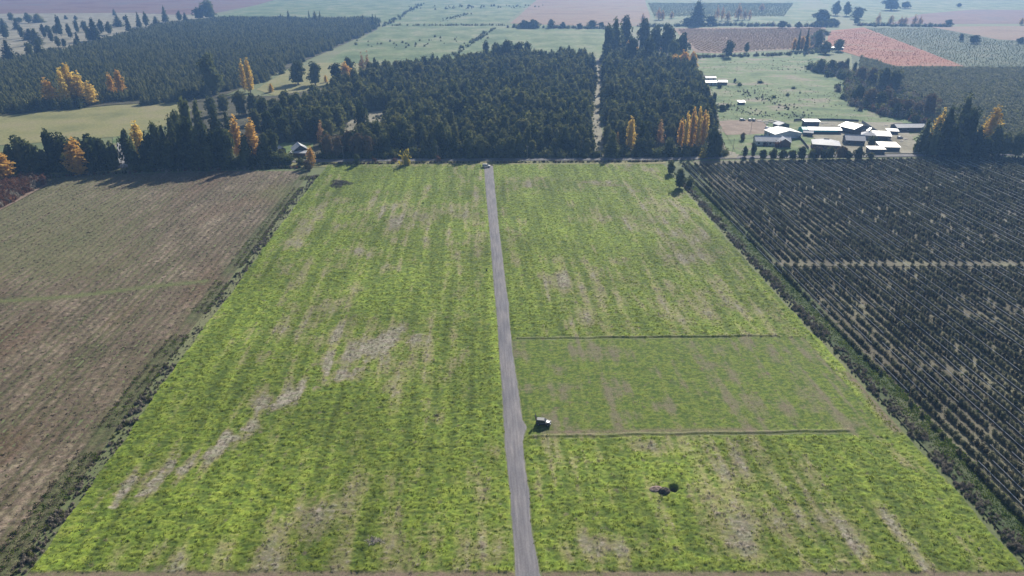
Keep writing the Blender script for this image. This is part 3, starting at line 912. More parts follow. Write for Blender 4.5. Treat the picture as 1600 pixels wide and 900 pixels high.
BU = KIND['bush']['crowns']; OB = KIND['obush']['crowns']; GB = KIND['gbush']['crowns']; RB = KIND['rbush']['crowns']; YB = KIND['ybush']['crowns']
ug('roadside_undergrowth', [([(440, 248), (500, 247.5)], 40, .6, .3, .7), ([(500, 247.5), (760, 246.5), (1040, 245)], 310, 1.0, .6, 1.6), ([(500, 244), (925, 244)], 190, 2.5, .8, 2.0), ([(950, 243), (1130, 241)], 130, 3, .9, 2.2),
     ([(-20, 270), (180, 264)], 190, 2.5, .9, 2.4), ([(208, 264), (450, 256)], 260, 2.5, .9, 2.6)], BU + OB[:2], 'low tangled undergrowth along the far side of the cross road')
ug('verge_weeds', [([(500, 257), (750, 254.5)], 240, .5, .2, .6), ([(775, 254.5), (1036, 253)], 240, .5, .2, .55), ([(0, 281), (250, 268), (470, 262)], 260, 1.0, .3, .8)], BU[:2] + GB[:2] + RB[:1],
   'scrubby weeds along the fence between road and fields', None, 'weeds')
ug('track_scrub', [([(932, 240), (930, 200), (934, 150), (936, 100)], 60, 2.2, .3, .9), ([(545, 200), (600, 180)], 40, 5, .3, .9), ([(985, 214), (1030, 212)], 50, 4, .4, 1.2)], OB + GB[:2], 'loose scrub on the bare track and clearings in the wood')
ug('meadow_scrub', [([(560, 68), (640, 72), (700, 60)], 34, 22, .5, 1.6), ([(700, 92), (760, 52), (775, 44)], 90, 3.5, .7, 1.7), ([(600, 41), (660, 6)], 90, 4, .8, 2.0), ([(610, 40), (800, 40)], 110, 3, .6, 1.5), ([(700, 30), (730, 22), (690, 34)], 40, 5, .6, 1.6),
     ([(660, 12), (830, 10)], 60, 40, .8, 2.2)], BU + OB, 'dark scrub lines and tufts crossing the pale far meadows')
ug('hedgerow_scrub', [([(1272, 108), (1300, 114), (1340, 128)], 170, 5, 1.2, 3.0), ([(1334, 130), (1336, 156), (1360, 168), (1400, 182), (1445, 190)], 330, 5, 1.0, 2.8), ([(1350, 130), (1400, 145), (1440, 175)], 200, 7, 1.0, 2.6), ([(1280, 84), (1262, 70), (1290, 50)], 90, 5, 1.2, 2.6), ([(1060, 90), (1180, 88), (1290, 82)], 160, 4, .7, 1.8), ([(1000, 42), (1130, 40), (1290, 42)], 160, 6, 1.2, 3.0), ([(1340, 40), (1480, 42)], 90, 5, 1.0, 2.5), ([(797, 43), (945, 45)], 120, 4, 1.0, 2.5)], GB + OB + BU + RB[:1], 'grey brown scrub filling the hedgerows between the far fields')
ug('paddock_scrub', [([(1160, 142), (1210, 160), (1250, 176)], 120, 5, .2, .7), ([(1120, 160), (1180, 180), (1260, 182)], 130, 7, .2, .6), ([(1200, 110), (1300, 105)], 70, 14, .2, .6), ([(1110, 100), (1280, 95)], 60, 14, .2, .5), ([(1150, 130), (1320, 170)], 70, 18, .2, .5), ([(1110, 110), (1310, 100)], 260, 16, .12, .35), ([(1120, 150), (1330, 150)], 420, 22, .12, .35), ([(1125, 180), (1400, 186)], 200, 8, .12, .32)],
   OB + GB + GB + BU[:1], 'grey green scrub strewn over the paddock behind the farm')

# ------------------------------------------------------------------ orchard on the right: rows of low trees
ORC = [(1092, 258), (1120, 252), (1430, 246), (1760, 243), (1760, 950), (1640, 880), (1160, 360)]
_od = (gp(1062, 290) - gp(1598, 888)).normalized()
FD0, FU0 = FD, FU
FD = Vector((_od.x, _od.y, 0)).normalized(); FU = Vector((FD.y, -FD.x, 0))
e0 = gp(1345, 602); row0 = (e0.x + 12.0) * FU.x + e0.y * FU.y
RS, TS = 3.5, 1.75
Porc = [gp(*p) for p in ORC]
us = np.arange(0, 90) * RS + row0 - 3 * RS
vs = np.arange(60, 470, TS)
U, Vv = np.meshgrid(us, vs)
U = U.ravel() + RNG.normal(0, .07, U.size); Vv = Vv.ravel() + RNG.normal(0, .14, Vv.size)
OX = U * FU.x + Vv * FD.x; OY = U * FU.y + Vv * FD.y
re_o = interp_edge(RIGHT, OY)
far_lim = np.interp(OX, [gp(*p).x for p in ((1080, 257), (1430, 249), (1800, 245))], [gp(*p).y for p in ((1080, 257), (1430, 249), (1800, 245))])
lane_lo, lane_hi = gp(1400, 417).y, gp(1400, 410.5).y
k = (OX > re_o + 8.6) & (OY < far_lim) & in_view(OX, OY, 50) & ~((OY > lane_lo) & (OY < lane_hi))
thin = fbm(OX * .03, OY * .03, 3, 91)
opx, opy = world_px(OX, OY)
gappy = np.clip(.02 + .14 * sstep(.05, .5, thin) * sstep(300, 420, opy), 0, .3)
k &= RNG.uniform(0, 1, len(OX)) > gappy
OX, OY, thin, opy = OX[k], OY[k], thin[k], opy[k]
oh = 1.8 + .4 * noise(OX * .05, OY * .05, 92) + RNG.uniform(-.28, .28, len(OX)); oh *= np.where(thin > .15, .8, 1.0)
order = np.argsort(OY)
rowi = np.round((OX * FU.x + OY * FU.y - us[0]) / RS).astype(int)
first_row = int(rowi.min()); seen = {}
for i in order[:300]:
    rn_ = int(rowi[i]) - first_row + 1; seen[rn_] = seen.get(rn_, 0) + 1
    t_ = plant('orch2' if random.random() < .25 + .4 * (thin[i] > .1) else 'orch', (OX[i], OY[i], 0), oh[i], random.uniform(1.4, 1.9),
               'low dark fruit tree, %s along the %s orchard row from the hedge' % (nth(seen[rn_]), nth(rn_)), 'fruit tree', 'nearest orchard trees')
    t_.rotation_euler = (0, 0, math.atan2(-FD.x, FD.y) + random.choice((0, math.pi)) + random.gauss(0, .15))
    t_.scale = (random.uniform(.44, .62), random.uniform(.85, 1.15), t_.scale[2])
r_ = order[300:]
sc_ = np.stack([RNG.uniform(.44, .62, len(r_)), RNG.uniform(.95, 1.2, len(r_)), oh[r_] / 2.7], 1)
wt = np.array([.17, .17, .17, .17, .11, .11, .10])
scatter('orchard_rows', np.stack([OX[r_], OY[r_], 0 * r_ + .02], 1), sc_, KIND['orch']['crowns'] + KIND['orch2']['crowns'], 'long dark rows of fruit trees running back to the farm', 'orchard', wt, turn=math.atan2(-FD.x, FD.y))

# pale irrigation hoses, one along each row
M_hose = plain('mat_hose', (.80, .79, .78), .45, .5, 0, .1)
hose_label = 'pale irrigation hose running beside the %s orchard row from the hedge'
hose_n = 0
for u0 in us[1:]:
    vv = np.arange(70, 470, 3.0)
    X = u0 * FU.x + vv * FD.x; Y = u0 * FU.y + vv * FD.y
    X = X - .95 + .12 * noise(vv * .05, vv * 0 + u0, 95)
    lim = np.interp(X, [gp(*p).x for p in ((1080, 257), (1430, 249), (1800, 245))], [gp(*p).y for p in ((1080, 257), (1430, 249), (1800, 245))])
    ok = (X > interp_edge(RIGHT, Y) + 8.4) & (Y < lim - 2) & in_view(X, Y, 30)
    if ok.sum() < 12: continue
    hose_n += 1
    bm = bmesh.new()
    ii = np.nonzero(ok)[0]; prev = None
    seg = noise(ii * .11, ii * 0 + u0 * 3.7, 96)
    for q, i in enumerate(ii):
        z = .85 + .12 * float(noise(i * .7, u0, 97))
        w = .075
        ring = [bm.verts.new((X[i] + a, Y[i], z + b)) for a, b in ((-w, 0), (0, -w), (w, 0), (0, w))]
        if prev and i == ii[q - 1] + 1 and seg[q] > -.05:
            for e in range(4): bm.faces.new((prev[e], prev[(e + 1) % 4], ring[(e + 1) % 4], ring[e]))
        prev = ring
    loose = [v for v in bm.verts if not v.link_faces]
    bmesh.ops.delete(bm, geom=loose, context='VERTS')
    tag(link('irrigation_hose', bm_mesh('irrigation_hose', bm, M_hose)), hose_label % nth(hose_n), 'hose', 'irrigation hoses in the orchard')

# weeds between the rows
kx = RNG.uniform(0, 1, 9000)
U = RNG.uniform(us[0], us[-1], 9000); Vv = 90 + 330 * kx ** 1.3
X = U * FU.x + Vv * FD.x; Y = U * FU.y + Vv * FD.y
k = in_view(X, Y, 20) & (X > interp_edge(RIGHT, Y) + 9.5) & (Y < gp(0, 262).y)
tufts_w = protos('weed', tuft, F_weed, (201, 202), h=.4, Rd=.5, size=.35)
tufts_d = protos('dry', tuft, F_dry, (203, 204, 205), h=.36, Rd=.5, size=.32)
scatter('orchard_weeds', np.stack([X, Y, 0 * X], 1)[k], RNG.uniform(.6, 1.5, k.sum()), tufts_w[:1] + tufts_d, 'pale weeds and dry grass between the orchard rows', 'weeds', tilt=.15)

FD, FU = FD0, FU0
# ------------------------------------------------------------------ scrub strips along both long edges of the pasture
def edge_strip(edge, off0, off1, n, y0, y1, side):
    Y = gp(0, y0).y + (gp(0, y1).y - gp(0, y0).y) * RNG.uniform(0, 1, n) ** 1.25
    X = interp_edge(edge, Y) + side * RNG.uniform(off0, off1, n)
    return np.stack([X, Y, 0 * X], 1)
P1 = edge_strip(RIGHT, .9, 5.6, 1500, 930, 288, 1); d = 1 - np.abs((P1[:, 0] - interp_edge(RIGHT, P1[:, 1])) - 3.2) / 3.4
nn = noise(P1[:, 1] * .22, P1[:, 1] * 0, 101)
scatter('hedge_scrub', P1, np.clip(.16 + .28 * d + .24 * nn, .14, .62), GB + BU[:2], 'dark grey scrub hedge between the pasture and the orchard', 'hedge', [.2] * 4 + [.1] * 2)
P2 = edge_strip(RIGHT, 4.6, 10.0, 7000, 930, 292, 1)
scatter('ditch_grass', P2, RNG.uniform(.6, 1.5, len(P2)), protos('weed', tuft, F_grass_dark, (206, 207), h=.4, Rd=.5, size=.34) + tufts_w, 'strip of rough green grass beside the orchard hedge', 'grass', tilt=.1)
P3 = edge_strip(LEFT, -.2, 3.6, 900, 930, 275, -1)
nn = noise(P3[:, 1] * .12, P3[:, 1] * 0, 103) + .25 * noise(P3[:, 1] * .5, P3[:, 1] * 0, 104)
sc3 = np.clip(.28 + .5 * nn + RNG.uniform(-.1, .15, len(P3)) + .25 * sstep(330, 290, world_px(P3[:, 0], P3[:, 1])[1]), .12, .9)
scatter('ditch_scrub', P3, sc3 * .68, GB + OB[:1] + BU[:1], 'dead grey scrub in the ditch between the brown field and the pasture', 'scrub', [.2] * 4 + [.1] * 2)
P4 = edge_strip(LEFT, 3.0, 9.0, 5200, 930, 275, -1)
m4 = noise(P4[:, 1] * .05, P4[:, 1] * 0, 78) > -.22
scatter('ditch_weeds', P4[m4], RNG.uniform(.5, 1.3, m4.sum()), protos('weed', tuft, F_grass_dark, (208,), h=.36, Rd=.5, size=.34) + tufts_w[:1] + tufts_d, 'green weeds growing along the edge of the brown field', 'weeds', tilt=.1)

# ------------------------------------------------------------------ grass tufts on the pasture, dry stalks on the brown field
n = 130000
Y = Y0 + (Y1 - 1 - Y0) * RNG.uniform(0, 1, n) ** 1.12
lf = interp_edge(LEFT, Y); rt = interp_edge(RIGHT, Y)
X = lf + (rt - lf) * RNG.uniform(0.004, .996, n)
h, c, dry, mown, (rl, rr, _a, _b) = pasture_state(X, Y)
lush = fbm(X * .33, Y * .45, 3, 14)
pit = np.hypot(X - gp(1052, 763).x, Y - gp(1052, 763).y) < 1.5
ok = ((X < rl + RNG.uniform(-.3, .35, n)) | (X > rr + RNG.uniform(-.35, .3, n))) & ~pit & in_view(X, Y, 20) & (RNG.uniform(0, 1, n) < np.clip(.6 + 1.2 * lush - .45 * mown, .1, 1)) & (Y > gp(0, 894).y)
dryk = dry + RNG.normal(0, .18, n)
gk = ok & (dryk < .38); sk_ = ok & (dryk >= .38) & (RNG.uniform(0, 1, n) < .7)
sz = RNG.uniform(.4, 1.0, n) * (1 - .4 * mown)
tg = protos('tuft', tuft, F_grass, (211, 212, 213, 214)); tgd = protos('tuft', tuft, F_grass_dark, (215, 216)); ts = protos('straw', tuft, F_straw, (217, 218), h=.42, size=.14, n=12)
ty = protos('tuft', tuft, F_straw, (219,), h=.22, size=.2)
PT = np.stack([X, Y, h], 1)
scatter('pasture_grass', PT[gk], sz[gk], tg + tgd, 'rough yellow green grass tufts all over the big pasture', 'grass', [.24, .24, .24, .24, .02, .02], tilt=.2)
scatter('dry_grass', PT[sk_], sz[sk_], ts + ty, 'bleached dry grass streaks running through the pasture', 'grass', [.3, .3, .4], tilt=.2)

n = 24000
Y = gp(0, 900).y + (gp(0, 272).y - gp(0, 900).y) * RNG.uniform(0, 1, n)
X = interp_edge([(474, 284), (412, 366), (334, 470), (240, 592), (158, 705), (20, 895)], Y) - 4 - RNG.uniform(0, 1, n) * 220
lim = np.interp(X, [gp(*p).x for p in ((-300, 300), (75, 277), (440, 264), (520, 262))], [gp(*p).y for p in ((-300, 300), (75, 277), (440, 264), (520, 262))])
ok = in_view(X, Y, 10) & (Y < lim - 1) & (near_line(X, Y, [(-200, 480), (0, 471), (110, 464), (230, 449), (320, 440)], 1.6) < .4)
scatter('field_stalks', np.stack([X, Y, 0 * X + .12], 1)[ok], RNG.uniform(.3, .8, ok.sum()), tufts_d + ts[:1] + tufts_w[:1], 'dry brown stalks and weeds standing on the old crop field', 'weeds', [.25, .25, .25, .12, .13], tilt=.2)

# ------------------------------------------------------------------ single trees
# poplars: (kind, foot x, foot y, top y, width, label, group)
g_clump = 'yellow poplars by the olive meadow'
for kd, x, yb, yt, w, lab in [
    ('gold', 106, 166, 106, 16, 'slim yellow poplar on the near side of the clump by the olive meadow'),
    ('gold', 117, 163, 98, 22, 'tallest yellow poplar of the clump by the olive meadow'),
    ('gold', 131, 162, 110, 19, 'yellow poplar behind the tallest one by the olive meadow'),
    ('gold', 144, 164, 126, 20, 'short broad yellow poplar ending the clump by the olive meadow'),
    ('orange', 82, 168, 120, 20, 'orange poplar standing apart before the yellow clump'),
    ('orange', 177, 152, 112, 11, 'slim orange poplar of the pair at the plantation edge'),
    ('orange', 191, 153, 108, 16, 'broader orange poplar of the pair at the plantation edge'),
    ('gold', 383, 143, 92, 10, 'narrow golden poplar of the tall pair amid dark trees'),
    ('gold', 392, 145, 90, 13, 'wider golden poplar of the tall pair amid dark trees'),
    ('gold', 424, 144, 130, 9, 'small bright yellow poplar in the scrubby glade'),
    ('gold', 509, 129, 117, 6, 'tiny yellow poplar beside the twin round meadow trees'),
    ('orange', 125, 274, 212, 30, 'broad orange poplar at the top of the brown field'),
    ('orange', 8, 282, 236, 30, 'orange poplar at the picture edge above the rust coloured scrub'),
    ('orange', -14, 282, 240, 22, 'orange poplar cut off by the picture edge'),
    ('gold', 222, 251, 187, 21, 'orange yellow poplar beside the grey side lane'),
    ('orange', 375, 250, 176, 17, 'tall slim orange poplar rising from the roadside grove'),
    ('orange', 399, 256, 183, 23, 'tall wide orange poplar at the end of the roadside grove'),
    ('orange', 407, 257, 232, 15, 'low orange tree at the foot of the roadside poplars'),
    ('dull', 504, 230, 188, 15, 'half bare orange poplar behind the small house'),
    ('orange', 487, 259, 227, 12, 'small orange tree in front of the small house'),
    ('orange', 541, 127, 96, 19, 'orange poplar half hidden by a dark meadow tree'),
    ('dull', 567, 120, 81, 11, 'thin faded poplar at the back edge of the wood'),
    ('dull', 576, 119, 79, 10, 'taller faded poplar at the back edge of the wood'),
    ('gold', 984, 234, 180, 16, 'tall sparse golden poplar at the roadside past the forest track'),
    ('orange', 964, 230, 206, 7, 'small thin orange poplar next to the forest track'),
    ('dull', 1030, 228, 186, 14, 'faded poplar between the golden ones at the roadside'),
    ('gold', 1537, 226, 164, 25, 'wide leaning golden poplar behind the dark trees by the orchard'),
    ('gold', 1454, 224, 174, 15, 'golden poplar leaning over the end of the white barn'),
    ('gold', 1465, 218, 168, 9, 'slender golden poplar against the dark tree group'),
    ('orange', 981, 86, 62, 8, 'thin orange poplar deep in the far wood'),
    ('orange', 995, 94, 72, 7, 'small orange poplar low in the far wood'),
    ('orange', 1036, 84, 56, 12, 'orange poplar between the big dark trees of the far wood'),
    ('dull', 1153, 31, 5, 13, 'broad faded poplar in the far shelter belt'),
    ('dull', 1190, 17, 5, 9, 'small faded poplar farthest along the shelter belt'),
    ('gold', 1595, 39, 28, 7, 'tiny golden poplar far off at the picture edge')]:
    o = T(kd, x, yb, yt, w, lab, 'tree', g_clump if x < 150 and yb < 200 else None)
    if 'leaning' in lab: o.rotation_euler = (0, R(9), 0)
for i, (x, yb, yt, w) in enumerate([(1062, 230, 184, 11), (1070, 231, 173, 10), (1079, 232, 165, 11), (1088, 232, 166, 11), (1096, 230, 170, 10), (1101, 226, 174, 8)]):
    T('gold' if i % 2 else 'orange', x, yb, yt, w, nth(i + 1) + ' golden poplar from the left in the tight row ending the wood', 'tree', 'golden poplar row by the wood')
TG([('orange', x, yb, yt, w) for x, yb, yt, w in [(1053, 110, 84, 17), (1068, 109, 77, 19), (1081, 111, 80, 16)]], '# broad orange tree from the track of three above the back of the wood', 'tree', 'orange trees behind the wood')
TG([('dull', x, yb, yt, w) for x, yb, yt, w in [(1004, 36, 19, 8), (1029, 31, 12, 10), (1035, 31, 15, 8), (1049, 29, 17, 8), (1120, 31, 8, 8), (1128, 32, 9, 7), (1137, 33, 17, 10), (1163, 31, 14, 8), (1171, 31, 14, 7)]], '# faded pinkish poplar along the far shelter belt beyond the vineyard', 'tree', 'faded shelter belt poplars')
TG([('orange', x, yb, yt, w) for x, yb, yt, w in [(1240, 79, 58, 9), (1252, 79, 56, 11), (1261, 78, 58, 7)]], '# orange poplar from the left around the two dark spires', 'tree', 'poplars at the vineyard corner')
TG([('cone', x, yb, yt, w) for x, yb, yt, w in [(1246, 80, 44, 6), (1258, 82, 41, 7)]], '# of two thin dark spire trees at the vineyard corner, from the left', 'tree', 'dark spires at the vineyard corner')
TG([('dull', x, yb, yt, w) for x, yb, yt, w in [(1371, 39, 20, 9), (1391, 39, 23, 10), (1407, 39, 25, 10), (1428, 39, 22, 10), (1437, 39, 25, 8), (1413, 39, 25, 9)]], '# pale golden poplar from the left in the row beyond the rust field', 'tree', 'poplars beyond the rust field')

# dark trees on the cleared land, far upper corner
TG([(random.choice(['dark', 'dark', 'cone', 'pine']), x, yb, yt, w) for x, yb, yt, w in [(18, 33, 19, 11), (30, 35, 27, 16), (45, 36, 18, 13), (60, 35, 20, 17), (10, 60, 38, 16), (48, 62, 43, 20), (58, 70, 42, 16), (76, 52, 38, 13), (88, 54, 38, 12), (96, 57, 23, 11),
                     (103, 30, 23, 6), (119, 32, 23, 6), (122, 52, 30, 9), (123, 72, 48, 8), (134, 50, 32, 12), (150, 64, 26, 20), (160, 52, 28, 11), (172, 54, 32, 11), (185, 42, 22, 14), (179, 24, 13, 6), (195, 32, 25, 7),
                     (202, 50, 21, 10), (219, 44, 28, 7), (230, 42, 16, 10), (15, 92, 60, 18), (50, 94, 65, 16), (64, 90, 60, 18), (92, 74, 55, 9), (101, 74, 60, 9), (121, 78, 60, 9), (35, 60, 40, 10), (110, 60, 36, 10), (140, 64, 40, 12), (70, 60, 36, 9),
                     (218, 42, 17, 8), (245, 42, 24, 11), (281, 33, 15, 9), (290, 33, 18, 7), (27, 46, 28, 10), (82, 66, 46, 9), (6, 44, 27, 10)]], '# dark tree from the left scattered over the pale cleared land', 'tree', 'scattered trees on the cleared land')
T('cone', 259, 35, 8, 10, 'narrow upright dark tree at the edge of the plum coloured field')
T('dark', 312, 30, 11, 24, 'dark round tree leaning against the tall one by the plum field')
T('dark', 328, 30, -1, 27, 'tall dark tree in the far clump by the plum field')
T('dark', 333, 148, 82, 36, 'large dark tree standing over the plantation edge')
TG([('pine', x, yb, yt, w) for x, yb, yt, w in [(440, 36, 20, 5), (452, 36, 15, 6), (493, 36, 16, 9), (484, 36, 15, 4), (501, 36, 16, 4), (539, 38, 24, 5), (556, 38, 25, 5), (568, 40, 22, 9), (583, 44, 20, 6), (588, 44, 21, 5)]], '# thin tall tree from the left on the back edge of the plantation', 'tree', 'tall trees on the plantation edge')
T('dark', 466, 132, 94, 30, 'bulky round evergreen, first of the twin trees in the meadow')
T('dark', 493, 133, 95, 26, 'round evergreen, second of the twin trees in the meadow')
T('dark', 526, 130, 97, 22, 'dark round tree in front of an orange poplar in the meadow')
T('dark', 546, 121, 87, 22, 'tall dark round tree behind an orange poplar in the meadow')
T('dark', 566, 210, 150, 22, 'lighter green round tree above the clearing in the wood')
TG([('dark', x, yb, yt, w) for x, yb, yt, w in [(759, 94, 62, 14), (776, 100, 63, 26), (792, 100, 60, 28), (810, 98, 64, 24), (823, 94, 64, 16)]], '# big dark tree from the left in the clump behind the wood', 'tree', 'clump behind the wood')
TG([(random.choice(['dark', 'cone', 'dark']), x, yb, yt, w) for x, yb, yt, w in [(948, 92, 36, 22), (960, 88, 24, 30), (976, 80, 22, 22), (1005, 84, 27, 30), (1022, 86, 38, 28), (1041, 88, 35, 26), (1064, 92, 47, 26), (1012, 104, 56, 24), (986, 104, 56, 24), (1078, 122, 95, 22), (1050, 100, 60, 20)]], '# huge evergreen counted from the track at the far end of the wood', 'tree', 'huge evergreens at the far end of the wood')
T('cone', 1089, 40, -1, 30, 'massive dark cone shaped tree towering over the far shelter belt')
T('dark', 1073, 40, 26, 20, 'dark bushy tree at the foot of the massive cone shaped tree')
T('dark', 1110, 40, 24, 18, 'dark round tree behind the massive cone shaped tree')
T('dark', 1138, 90, 62, 20, 'dark tree standing alone on the paddock edge before the vineyard')
T('dark', 1166, 82, 64, 9, 'small dark tree on the paddock edge before the vineyard')
TG([('dark', x, yb, yt, w) for x, yb, yt, w in [(820, 44, 30, 22), (834, 44, 29, 22), (861, 44, 29, 12), (880, 44, 34, 12), (925, 44, 31, 18), (940, 44, 34, 14), (905, 45, 36, 12)]], '# dark tree from the left in the hedge below the pink stubble field', 'tree', 'hedge trees below the stubble field')
for x, yb, yt, w, lab in [(1305, 24, -1, 15, 'tall dark tree of the far pair beyond the rust field'), (1322, 25, 1, 13, 'shorter dark tree of the far pair beyond the rust field'),
                          (1284, 36, 14, 34, 'wide dark tree beside the far pair beyond the rust field'), (1337, 38, 24, 11, 'small dark tree next to the poplar row beyond the rust field'),
                          (1300, 40, 28, 22, 'low dark tree under the far pair beyond the rust field'), (1392, 16, -4, 34, 'big dark tree block on the far pale meadow'),
                          (1414, 13, 2, 20, 'lower dark tree beside the big block on the far meadow'), (1498, 11, 4, 8, 'tiny lone tree on the far pale meadow'),
                          (1501, 64, 52, 9, 'small dark tree of the two in the green orchard'), (1521, 68, 54, 19, 'larger dark tree of the two in the green orchard'),
                          (1594, 68, 57, 14, 'dark tree at the picture edge in the green orchard'), (1482, 41, 30, 16, 'greyish round tree at the end of the far hedge'),
                          (1340, 30, 10, 22, 'dark shaggy tree behind the poplar row beyond the rust field'), (1222, 44, 32, 16, 'dark tree by the small far grass field'), (1247, 44, 33, 10, 'small round tree by the small far grass field')]:
    T('dark', x, yb, yt, w, lab)
for x in range(1274, 1312, 8):
    T('olive', x, 42, 32, 10, nth((x - 1274) // 8 + 1) + ' round clipped tree from the left in the short far row', 'tree', 'clipped tree row')

# roadside trees on the left
TG([(kd, x, yb, yt, w) for kd, x, yb, yt, w in [('dark', 40, 268, 210, 34), ('dark', 58, 266, 222, 24), ('dark', 86, 266, 200, 26), ('dark', 104, 264, 206, 30), ('dark', 150, 266, 204, 40), ('dark', 166, 264, 214, 26), ('olive', 72, 268, 232, 22), ('dark', 205, 262, 198, 26), ('dark', 212, 264, 220, 24), ('dark', 22, 270, 222, 28), ('dark', 128, 262, 214, 30), ('dark', 182, 264, 216, 24), ('olive', 112, 270, 236, 24), ('dark', 60, 272, 236, 26), ('dark', 142, 270, 232, 26), ('dark', 230, 262, 222, 22)]], '# dark roadside tree from the left above the brown field', 'tree', 'roadside trees before the lane')
TG([(random.choice(['dark', 'dark', 'cone']), x, yb, yt, w) for x, yb, yt, w in [(240, 262, 205, 24), (252, 260, 186, 28), (264, 262, 190, 28), (278, 260, 177, 28), (290, 262, 184, 26), (303, 260, 178, 26), (312, 262, 196, 26), (326, 260, 186, 24), (338, 261, 202, 26), (350, 260, 196, 26), (362, 260, 200, 22), (388, 259, 208, 20), (418, 256, 205, 24), (430, 252, 200, 22), (318, 235, 150, 26), (300, 232, 150, 26), (342, 230, 158, 26), (360, 228, 170, 20), (284, 240, 168, 22), (270, 264, 214, 28), (298, 264, 218, 28), (330, 264, 220, 28), (356, 263, 222, 26), (384, 262, 226, 24), (246, 264, 222, 26), (410, 258, 226, 24)]], '# tall dark tree from the grey side lane in the roadside grove', 'tree', 'roadside grove past the lane')
TG([(random.choice(['dark', 'olive', 'dark']), x, yb, yt, w) for x, yb, yt, w in [(378, 180, 140, 24), (396, 178, 145, 24), (412, 190, 148, 26), (430, 186, 152, 24), (448, 176, 140, 26), (440, 206, 160, 26), (462, 190, 146, 24), (420, 214, 172, 26), (402, 206, 168, 22), (350, 176, 146, 22), (332, 182, 150, 22), (446, 218, 180, 22), (478, 206, 168, 22)]], '# bushy tree from the left in the mixed grove behind the roadside', 'tree', 'mixed grove')
TG([('brown', x, yb, yt, w) for x, yb, yt, w in [(514, 246, 205, 26), (530, 246, 210, 24), (560, 246, 204, 30), (574, 246, 208, 24), (545, 240, 200, 20)]], '# brownish half bare roadside tree counted away from the small house', 'tree', 'brown trees beside the small house')
TG([('olive' if x in (440, 425) else 'dark', x, yb, yt, w) for x, yb, yt, w in [(415, 258, 238, 26), (430, 258, 240, 26), (450, 258, 246, 22), (470, 257, 248, 20), (440, 246, 232, 16), (425, 250, 230, 16)]], '# low dense hedge tree from the left before the small house', 'tree', 'hedge before the small house')
T('brown', 482, 266, 250, 20, 'bare purplish tree at the corner of the brown field')
T('dark', 558, 259, 240, 13, 'green shrub on the near side of the cross road', 'shrub')
T('ybush', 635, 258, 236, 16, 'bright yellow autumn shrub at the top of the pasture', 'shrub')
T('rbush', 585, 253, 246, 9, 'reddish shrub on the verge near the green one', 'shrub')
T('rbush', 616, 253, 246, 10, 'reddish shrub on the verge before the yellow one', 'shrub')
T('rbush', 686, 253, 244, 9, 'reddish shrub on the verge past the yellow one', 'shrub')
TG([('olive', x, yb, yt, w) for x, yb, yt, w in [(735, 247, 212, 26), (752, 246, 216, 24), (785, 246, 214, 24), (770, 240, 205, 20), (800, 245, 212, 22), (1002, 240, 214, 22), (1015, 240, 216, 20), (1046, 242, 212, 20), (1112, 243, 196, 24), (1119, 244, 208, 20)]], '# paler broad tree from the left along the front of the wood', 'tree', 'paler trees fronting the wood')
T('dark', 1061, 294, 262, 20, 'dark leafy tree at the corner where hedge and orchard meet')
T('dark', 1047, 272, 250, 18, 'dark tree behind the corner tree of the pasture')
T('obush', 1077, 292, 276, 14, 'small yellowish shrub at the head of the orchard hedge', 'shrub')
T('ybush', 1098, 247, 234, 14, 'yellowish shrub at the road corner before the farm lane', 'shrub')

# trees about the farm
TG([(kd, x, yb, yt, w) for kd, x, yb, yt, w in [('dark', 1163, 246, 226, 10), ('dark', 1176, 246, 222, 11), ('dark', 1192, 249, 233, 16), ('dark', 1208, 249, 230, 16), ('olive', 1222, 249, 232, 16), ('dark', 1238, 249, 234, 18), ('dark', 1252, 250, 228, 16), ('olive', 1268, 249, 232, 16), ('brown', 1275, 248, 228, 18), ('dark', 1286, 249, 234, 16), ('olive', 1296, 249, 228, 16), ('brown', 1312, 248, 226, 18), ('dark', 1324, 249, 234, 14), ('dark', 1340, 250, 227, 18), ('brown', 1318, 248, 228, 14), ('olive', 1360, 248, 238, 14)]], '# garden tree from the farm lane in the row before the farmhouses', 'tree', 'garden tree row at the farm')
T('brown', 1160, 220, 206, 11, 'small round brown tree alone on the garden lawn')
T('rbush', 1215, 231, 219, 12, 'red leaved shrub against the white farmhouse', 'shrub')
T('rbush', 1196, 229, 221, 8, 'small reddish shrub by the farmhouse windows', 'shrub')
T('olive', 1362, 228, 211, 18, 'yellowish round tree between the farm roofs')
T('dark', 1190, 216, 210, 6, 'small dark shrub at the end of the white farmhouse', 'shrub')
T('dark', 1115, 166, 143, 10, 'thin dark tree on the paddock below the white sheds')
TG([('dark', x, yb, yt, w) for x, yb, yt, w in [(1117, 172, 163, 12), (1128, 173, 163, 16), (1136, 170, 162, 10)]], '# dark round bush from the left in the clump below the white sheds', 'bush', 'bush clump below the white sheds')
T('dark', 1124, 138, 131, 9, 'dark bush against the white sheds', 'bush')
T('dark', 1148, 129, 122, 5, 'tiny dark tree beside the white sheds')
TG([('bush', x, yb, yt, w) for x, yb, yt, w in [(1155, 134, 128, 10), (1188, 130, 125, 12), (1240, 139, 135, 9), (1209, 153, 148, 8), (1230, 150, 145, 8), (1250, 146, 143, 4), (1227, 166, 163, 4), (1231, 172, 169, 4), (1260, 105, 102, 8), (1256, 182, 180, 6)]], '# small dark bush from the left on the open paddock behind the farm', 'bush', 'bushes dotted on the paddock')
